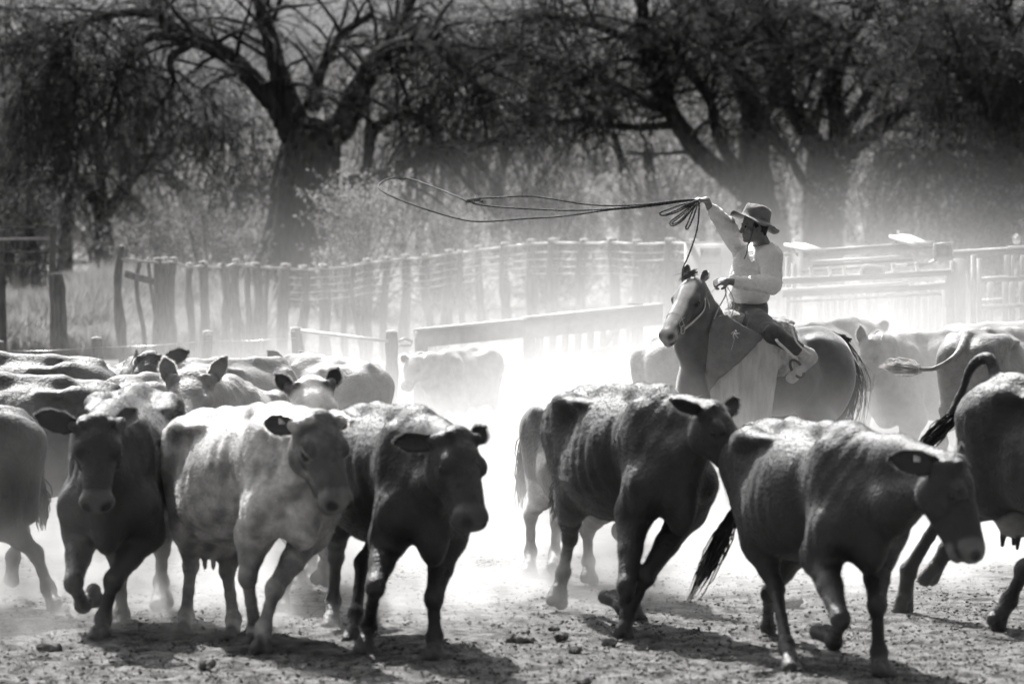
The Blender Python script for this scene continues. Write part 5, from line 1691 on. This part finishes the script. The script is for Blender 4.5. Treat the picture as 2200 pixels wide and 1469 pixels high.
# the big tree at the left with its fluted trunk
tree('huge old tree with a fluted trunk and arching limbs left of the rope loop', 75.0,
     [(655, 640, 190), (656, 560, 165), (658, 480, 135), (655, 400, 120), (665, 320, 118), (672, 270, 100)],
     [[(640, 330, 55), (600, 240, 48), (560, 190, 44), (495, 128, 40), (430, 92, 36), (370, 62, 30), (335, 10, 26), (315, -60, 20)],
      [(400, 85, 24), (330, 82, 20), (285, 110, 17, -.3), (258, 160, 14, -.5), (232, 240, 10, -.6)],
      [(420, 92, 20), (365, 130, 16, -.5), (372, 180, 11, -.8), (330, 240, 8, -1)],
      [(330, 30, 22), (230, 30, 18, -.6), (140, 70, 14, -1), (90, 160, 9, -1.2)],
      [(640, 280, 58), (610, 195, 48), (585, 110, 38), (562, 30, 32), (545, -60, 24)],
      [(668, 230, 40), (690, 150, 26, .3), (735, 75, 20, .5), (800, 30, 14, .6)],
      [(680, 300, 70), (735, 270, 62, -.2), (775, 190, 52, -.3), (815, 120, 42, -.5), (885, 95, 36, -.7), (957, 116, 30, -1), (1005, 171, 22, -1.2), (1060, 215, 14, -1.4)],
      [(786, 360, 24, -.5), (800, 290, 24, -.7), (850, 250, 22, -.9), (915, 258, 18, -1), (948, 305, 14, -1.2), (990, 380, 9, -1.3)],
      [(740, 400, 30, -.5), (826, 373, 26, -1), (905, 338, 24, -1.2), (1000, 318, 18, -1.4), (1072, 297, 10, -1.5)],
      [(780, 190, 28, .5), (850, 60, 22, .8), (900, -30, 16, 1)]],
     curtains=[(150, 110, -1, 70, 60, 380, 1.9), (105, 250, -1, 50, 60, 260, 1.5), (250, 180, -.6, 40, 70, 140, 1.3), (490, 320, -1, 60, 50, 200, 1.0), (520, 400, -1.2, 50, 30, 150, 0.7),
               (400, 250, 0, 60, 60, 120, 1.2), (880, 180, -1, 90, 60, 260, 1.1), (960, 260, -1, 60, 50, 160, 0.9), (20, 60, -.5, 40, 60, 160, 1.6)],
     seed=3, nstr=1900, nleaf=28, sub=11, slen=(0.5, 1.5))
# the tree reaching left above the rider
tree('dark leaning tree whose long limbs fan up and left above the rider', 78.0,
     [(1655, 560, 90), (1640, 480, 80), (1625, 400, 74), (1620, 330, 66), (1620, 280, 60)],
     [[(1622, 280, 56), (1612, 200, 42), (1580, 120, 34), (1545, 50, 28), (1520, -40, 20)],
      [(1610, 420, 50), (1555, 375, 46), (1500, 325, 42, -.3), (1448, 255, 38, -.5), (1420, 180, 34, -.6), (1388, 95, 30, -.7), (1380, 0, 22, -.8), (1375, -60, 16, -.8)],
      [(1600, 400, 28), (1545, 290, 24, -.8), (1522, 215, 20, -1), (1480, 150, 16, -1), (1455, 80, 12, -1)],
      [(1440, 240, 24, -.5), (1330, 190, 20, -1), (1200, 150, 16, -1.4), (1090, 120, 12, -1.8), (990, 110, 7, -2)],
      [(1460, 270, 20, -.5), (1340, 270, 16, -1), (1230, 260, 12, -1.4), (1110, 290, 7, -1.8)],
      [(1390, 100, 20, -.7), (1290, 60, 16, -1), (1180, 40, 12, -1.2), (1060, 50, 7, -1.5)],
      [(1622, 300, 34), (1660, 200, 28, .4), (1665, 100, 22, .6), (1640, 0, 16, .8)]],
     curtains=[(1250, 200, -1.2, 90, 50, 280, 1.2), (1130, 260, -1.5, 80, 40, 220, 1.0), (1330, 90, -1, 90, 50, 300, 1.2), (1500, 60, -.5, 70, 50, 200, 1.0), (1120, 80, -1, 80, 50, 260, 1.2), (1640, 150, -.8, 70, 60, 260, 1.0)],
     seed=7, nstr=2300, nleaf=20, flute=False, slen=(0.5, 1.6), droop=0.07, sub=14)
# forked tree right of the rider
tree('forked dark tree right of the hat with limbs fanning over the yard', 80.0,
     [(1768, 520, 88), (1775, 440, 76), (1785, 380, 84), (1792, 345, 88)],
     [[(1780, 350, 52), (1735, 280, 44), (1690, 205, 36), (1655, 90, 28), (1650, -20, 20)],
      [(1795, 345, 54), (1805, 270, 46), (1795, 180, 38), (1825, 90, 30), (1868, 0, 24), (1890, -60, 18)],
      [(1805, 345, 46), (1850, 300, 40, -.3), (1930, 240, 34, -.6), (2000, 190, 28, -.9), (2060, 120, 22, -1), (2140, 70, 16, -1.2)],
      [(1800, 300, 30), (1880, 180, 26, .4), (1930, 80, 20, .6), (1960, -20, 14, .8)],
      [(1950, 230, 22, -.7), (2050, 240, 18, -1), (2140, 270, 12, -1.2), (2200, 330, 8, -1.4)],
      [(1690, 205, 22, 0), (1640, 140, 16, .4), (1600, 60, 12, .6)],
      [(1770, 430, 26), (1720, 380, 20, -.5), (1690, 320, 14, -.8), (1640, 260, 9, -1)]],
     curtains=[(2000, 130, -1, 90, 60, 300, 1.2), (1960, 330, -1, 80, 40, 160, 0.9), (2120, 220, -1, 70, 70, 320, 1.4), (1780, 100, -.5, 90, 50, 220, 1.0), (1700, 200, -.6, 60, 60, 160, 1.0)],
     seed=13, nstr=2300, nleaf=20, flute=False, slen=(0.5, 1.6), droop=0.07, sub=14)
# right edge
tree('dense dark tree filling the right edge of the picture, hanging low over the gate', 72.0,
     [(2150, 560, 50), (2145, 470, 46), (2150, 380, 44), (2160, 300, 40)],
     [[(2160, 300, 38), (2120, 220, 30, -.4), (2060, 160, 22, -.8), (2010, 120, 14, -1)],
      [(2160, 300, 36), (2190, 200, 30), (2180, 90, 22), (2140, -10, 16)],
      [(2155, 360, 26), (2090, 320, 20, -.5), (2020, 320, 14, -1), (1970, 370, 9, -1.2)],
      [(2160, 330, 30), (2230, 260, 24, -.3), (2290, 250, 16, -.5)]],
     curtains=[(2150, 190, -1, 80, 90, 420, 1.5), (2180, 380, -1, 50, 50, 260, 1.0), (2060, 380, -1, 70, 30, 200, 0.7), (1990, 60, 0, 60, 50, 160, 1.0)],
     seed=19, nstr=1200, nleaf=36, flute=False, droop=0.14)
# far left small-trunked tree
tree('shadowy tree with a short dark trunk beyond the far left gate', 88.0,
     [(222, 590, 44), (224, 520, 40), (220, 470, 38)],
     [[(220, 470, 34), (180, 400, 26), (110, 350, 20), (40, 320, 12)], [(222, 470, 30), (270, 400, 24), (320, 340, 18), (350, 280, 10)], [(222, 460, 28), (215, 360, 20), (200, 260, 12)]],
     curtains=[(60, 400, 0, 70, 40, 260, 0.9), (200, 420, 0, 80, 30, 160, 0.8), (10, 300, 0, 50, 60, 200, 1.2)],
     seed=23, nstr=900, nleaf=30, flute=False, leafsize=0.07, slen=(0.4, 1.0))

def shrub(label, x, y, Yd, w_, h_, n, seed, m, size=0.06, name='shrub', upness=0.8):
    """an open bush: stems from the ground with leaves along them"""
    rs = np.random.RandomState(seed)
    sp = FPX / Yd
    c = at(x, y, Yd); c[2] = 0
    zt = at(x, y - h_ / 2, Yd)[2]
    root = empty(name, c, label, 'bush', 'bushes beyond the fence')
    S = c + rs.randn(n, 3) * np.array([w_ / sp * 0.22, 0.4, 0])
    S[:, 2] = rs.rand(n) ** 1.3 * zt * 0.75
    D = rs.randn(n, 3) * np.array([0.7, 0.7, 0.3]) + np.array([0, 0, upness]) + (S - c) * 0.4
    L_ = (0.3 + 0.5 * rs.rand(n)) * zt * 0.5
    N = strands(S, D, L_, rs, 0.05, 7, 0.3)
    M0 = strands(np.repeat(c[None], 12, 0) + rs.randn(12, 3) * np.array([.2, .2, 0]), rs.randn(12, 3) * .3 + np.array([0, 0, 1]), np.full(12, zt * 0.8), rs, 0.02, 8, 0.3)
    TV, TQ = twigs_mesh(N, 0.007, 0.003); UV, UQ = twigs_mesh(M0, 0.03, 0.01)
    mesh_np('stems', np.vstack([TV, UV]), None, np.vstack([TQ, UQ + len(TV)]), [M_bark], None, True, root, c)
    k_ = 22; m_ = n * k_
    i = rs.randint(0, n, m_); t = rs.rand(m_) * 5.99; k = t.astype(int); fr = (t - k)[:, None]
    LPt = N[i, k] * (1 - fr) + N[i, k + 1] * fr
    V, Q = leaves(LPt + rs.randn(m_, 3) * 0.02, N[i, k + 1] - N[i, k], size, rs, 0.4)
    mesh_np('foliage', V, None, Q, [m], None, False, root, c)
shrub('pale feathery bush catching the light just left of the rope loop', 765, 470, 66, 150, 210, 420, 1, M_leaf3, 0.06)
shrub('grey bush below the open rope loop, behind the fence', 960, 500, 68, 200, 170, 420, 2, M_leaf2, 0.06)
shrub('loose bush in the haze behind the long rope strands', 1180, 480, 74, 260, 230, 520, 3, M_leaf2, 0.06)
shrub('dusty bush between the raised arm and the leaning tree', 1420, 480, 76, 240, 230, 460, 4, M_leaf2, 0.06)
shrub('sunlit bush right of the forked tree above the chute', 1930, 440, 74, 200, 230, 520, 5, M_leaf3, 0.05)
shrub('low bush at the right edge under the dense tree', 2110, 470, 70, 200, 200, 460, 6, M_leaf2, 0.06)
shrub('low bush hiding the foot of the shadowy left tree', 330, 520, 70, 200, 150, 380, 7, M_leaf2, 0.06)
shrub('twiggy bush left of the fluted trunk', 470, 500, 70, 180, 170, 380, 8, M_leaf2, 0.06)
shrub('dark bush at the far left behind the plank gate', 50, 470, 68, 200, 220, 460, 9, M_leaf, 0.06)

def far_wood():
    """the wood beyond, one mass in the photograph"""
    rs = np.random.RandomState(77)
    PV, PQ, n0 = [], [], 0
    trunks = MB()
    for k in range(60):
        Yd = 96 + 45 * rs.rand()
        px = -150 + 2500 * (k + rs.rand()) / 60
        hh = 5.5 + 2.5 * rs.rand()
        if 180 < px < 640: hh = 2.9 + 0.6 * rs.rand()
        if 640 <= px < 1000: hh = 5.6 + rs.rand()
        c = at(px, 500, Yd); c[2] = 0
        trunks.tube(spline([c, c + np.array([rs.randn() * .3, 0, hh * .4]), c + np.array([rs.randn() * .6, 0, hh * .8])], 4), np.linspace(0.22, 0.05, 9), 7)
        nb = 26
        cc = c + np.stack([rs.randn(nb) * 1.3, rs.randn(nb) * 1.0, hh * (0.12 + 0.88 * rs.rand(nb))], 1)
        m = 5200
        i = rs.randint(0, nb, m)
        q = rs.randn(m, 3); q /= np.linalg.norm(q, axis=1, keepdims=True)
        P = cc[i] + q * (0.25 + 0.65 * rs.rand(m, 1) ** 0.5) * np.array([0.9, 0.9, 0.6])
        P = P[P[:, 2] > 0.05]
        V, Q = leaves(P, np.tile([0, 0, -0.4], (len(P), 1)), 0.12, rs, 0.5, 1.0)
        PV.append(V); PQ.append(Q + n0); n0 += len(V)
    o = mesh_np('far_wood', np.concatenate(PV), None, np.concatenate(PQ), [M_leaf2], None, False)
    tag(o, 'hazy wood of scrubby trees closing the view behind the big trees', 'woodland', kind='stuff')
    o2 = trunks.build('far_wood_trunks', M_bark); tag(o2, 'blurred trunks standing in the hazy wood beyond', 'woodland', kind='stuff')
far_wood()

def tall_grass():
    rs = np.random.RandomState(5)
    m = mat('dry_grass', 0.14, 0.7, v2=0.32, scale=1.5, trans=0.45, spec=0.4)
    def patch(n, x0, x1, Y0, Y1, h0, h1, seed):
        rs = np.random.RandomState(seed)
        Yd = Y0 + (Y1 - Y0) * rs.rand(n)
        px = x0 + (x1 - x0) * rs.rand(n)
        X = (px - 1100) / FPX * Yd
        cl = 0.55 + 0.45 * np.clip(snoise(np.stack([X, Yd * .6, 0 * X], 1), 1.6, seed, 2), -1, 1)
        H = (h0 + (h1 - h0) * rs.rand(n)) * cl
        B_ = np.stack([X, Yd, 0 * X], 1)
        ln = rs.randn(n, 3) * np.array([0.22, 0.2, 0]); ln[:, 2] = 1; ln /= np.linalg.norm(ln, axis=1, keepdims=True)
        sd_ = rs.randn(n, 3) * np.array([1, .5, 0]); sd_ /= np.linalg.norm(sd_, axis=1, keepdims=True)
        w_ = 0.006 + 0.010 * rs.rand(n, 1)
        mid = B_ + ln * H[:, None] * 0.6
        tip = B_ + ln * H[:, None] + np.stack([rs.randn(n) * .08, rs.randn(n) * .05, 0 * X], 1)
        V = np.stack([B_ - sd_ * w_, B_ + sd_ * w_, mid + sd_ * w_, mid - sd_ * w_, tip], 1).reshape(-1, 3)
        a = np.arange(n) * 5
        return V, np.stack([a, a + 1, a + 2, a + 3], 1), np.stack([a + 3, a + 2, a + 4], 1)
    V1, Q1, T1 = patch(52000, -120, 560, 54, 68, 0.5, 1.25, 1)
    V2, Q2, T2 = patch(45000, -100, 2300, 54, 70, 0.06, 0.30, 2)
    V3, Q3, T3 = patch(9000, 200, 900, 44, 50, 0.03, 0.12, 3)
    V = np.vstack([V1, V2, V3]); n1, n2 = len(V1), len(V1) + len(V2)
    o = mesh_np('grass', V, np.vstack([T1, T2 + n1, T3 + n2]), np.vstack([Q1, Q2 + n1, Q3 + n2]), [m], None, False)
    tag(o, 'tall bleached grass growing beyond the rustic fence', 'grass', kind='stuff')
tall_grass()
# ---------------------------------------------------------------- dust in the air
def dust(name, label, lo, hi, dens, zs, yf, xf, nscale, step, amt=1.0, g_=0.5, thr=(0.35, 0.7), stretch=(1, 1, 1), z0=0.0, tilt=0.0):
    """a closed box of dust; density falls with height, fades at the ends of the box, and is broken by noise"""
    lo, hi = np.array(lo, float), np.array(hi, float)
    mb = MB()
    c = (lo + hi) / 2
    mb.box((c[0], lo[1], c[2]), (c[0], hi[1], c[2]), (0, 0, 1), hi[0] - lo[0], hi[2] - lo[2])
    m = bpy.data.materials.new(name)
    m.use_nodes = True
    t = m.node_tree; N, L = t.nodes, t.links
    N.remove(N['Principled BSDF'])
    v = N.new('ShaderNodeVolumePrincipled')
    v.inputs['Color'].default_value = (0.80, 0.795, 0.79, 1)
    v.inputs['Anisotropy'].default_value = g_
    L.new(v.outputs[0], N['Material Output'].inputs['Volume'])
    tc = N.new('ShaderNodeTexCoord')
    sx = N.new('ShaderNodeSeparateXYZ')
    L.new(tc.outputs['Object'], sx.inputs[0])
    def M(op, a, b=None, clamp=False):
        n = N.new('ShaderNodeMath'); n.operation = op; n.use_clamp = clamp
        for i, q in enumerate((a, b)):
            if q is None: continue
            if isinstance(q, (int, float)): n.inputs[i].default_value = q
            else: L.new(q, n.inputs[i])
        return n.outputs[0]
    def ramp(val, a, b):        # smooth 0..1 from a to b
        n = N.new('ShaderNodeMapRange'); n.interpolation_type = 'SMOOTHSTEP'
        L.new(val, n.inputs['Value'])
        n.inputs['From Min'].default_value = a; n.inputs['From Max'].default_value = b
        return n.outputs['Result']
    X, Y, Z = sx.outputs
    Yt = M('SUBTRACT', Y, M('MULTIPLY', X, tilt)) if tilt else Y
    mp = N.new('ShaderNodeMapping'); mp.inputs['Scale'].default_value = stretch
    L.new(tc.outputs['Object'], mp.inputs[0])
    no = N.new('ShaderNodeTexNoise'); no.inputs['Scale'].default_value = nscale; no.inputs['Detail'].default_value = 3
    no.inputs['Distortion'].default_value = 0.0
    L.new(mp.outputs[0], no.inputs['Vector'])
    nz = ramp(no.outputs['Fac'], thr[0], thr[1])
    hgt = M('EXPONENT', M('DIVIDE', M('MULTIPLY', M('MAXIMUM', M('SUBTRACT', Z, z0), 0.0), -1.0), zs))
    d = M('MULTIPLY', hgt, M('ADD', 1.0 - amt, M('MULTIPLY', nz, amt * 1.6)))
    d = M('MULTIPLY', d, M('MULTIPLY', ramp(Yt, yf[0], yf[1]), ramp(Y, yf[3], yf[2])))
    # sideways profile, in metres per metre of distance so that it follows the drift of the herd
    d = M('MULTIPLY', d, M('MULTIPLY', ramp(X, xf[0], xf[1]), ramp(X, xf[3], xf[2])))
    d = M('MULTIPLY', d, ramp(Z, hi[2], hi[2] * 0.5))
    d = M('MULTIPLY', d, dens)
    L.new(d, v.inputs['Density'])
    try: m.cycles.volume_step_rate = step
    except Exception: pass
    o = mb.build(name, m, None, None, False)
    tag(o, label, 'dust', kind='stuff')
    return o
dust('dust_cloud', 'thick white dust hanging behind the front cattle and around the horse', (-11, 29.0, -0.3), (11, 52, 3.4),
     0.60, 0.60, (30.1, 31.4, 38, 48), (-5, 1.4, 4.0, 9.5), 0.42, 0.2, amt=0.75, thr=(0.37, 0.60), stretch=(1, 0.5, 1.4))
dust('dust_plume', 'low billows of dust kicked up among the hooves of the front cattle', (-4.5, 20.8, -0.2), (5.5, 28.9, 1.9),
     1.35, 0.27, (21.8, 24.6, 27.5, 28.9), (-7.0, -2.0, 4.5, 5.5), 2.0, 0.14, amt=0.95, thr=(0.42, 0.62), stretch=(1, 0.7, 1.2), tilt=0.42)
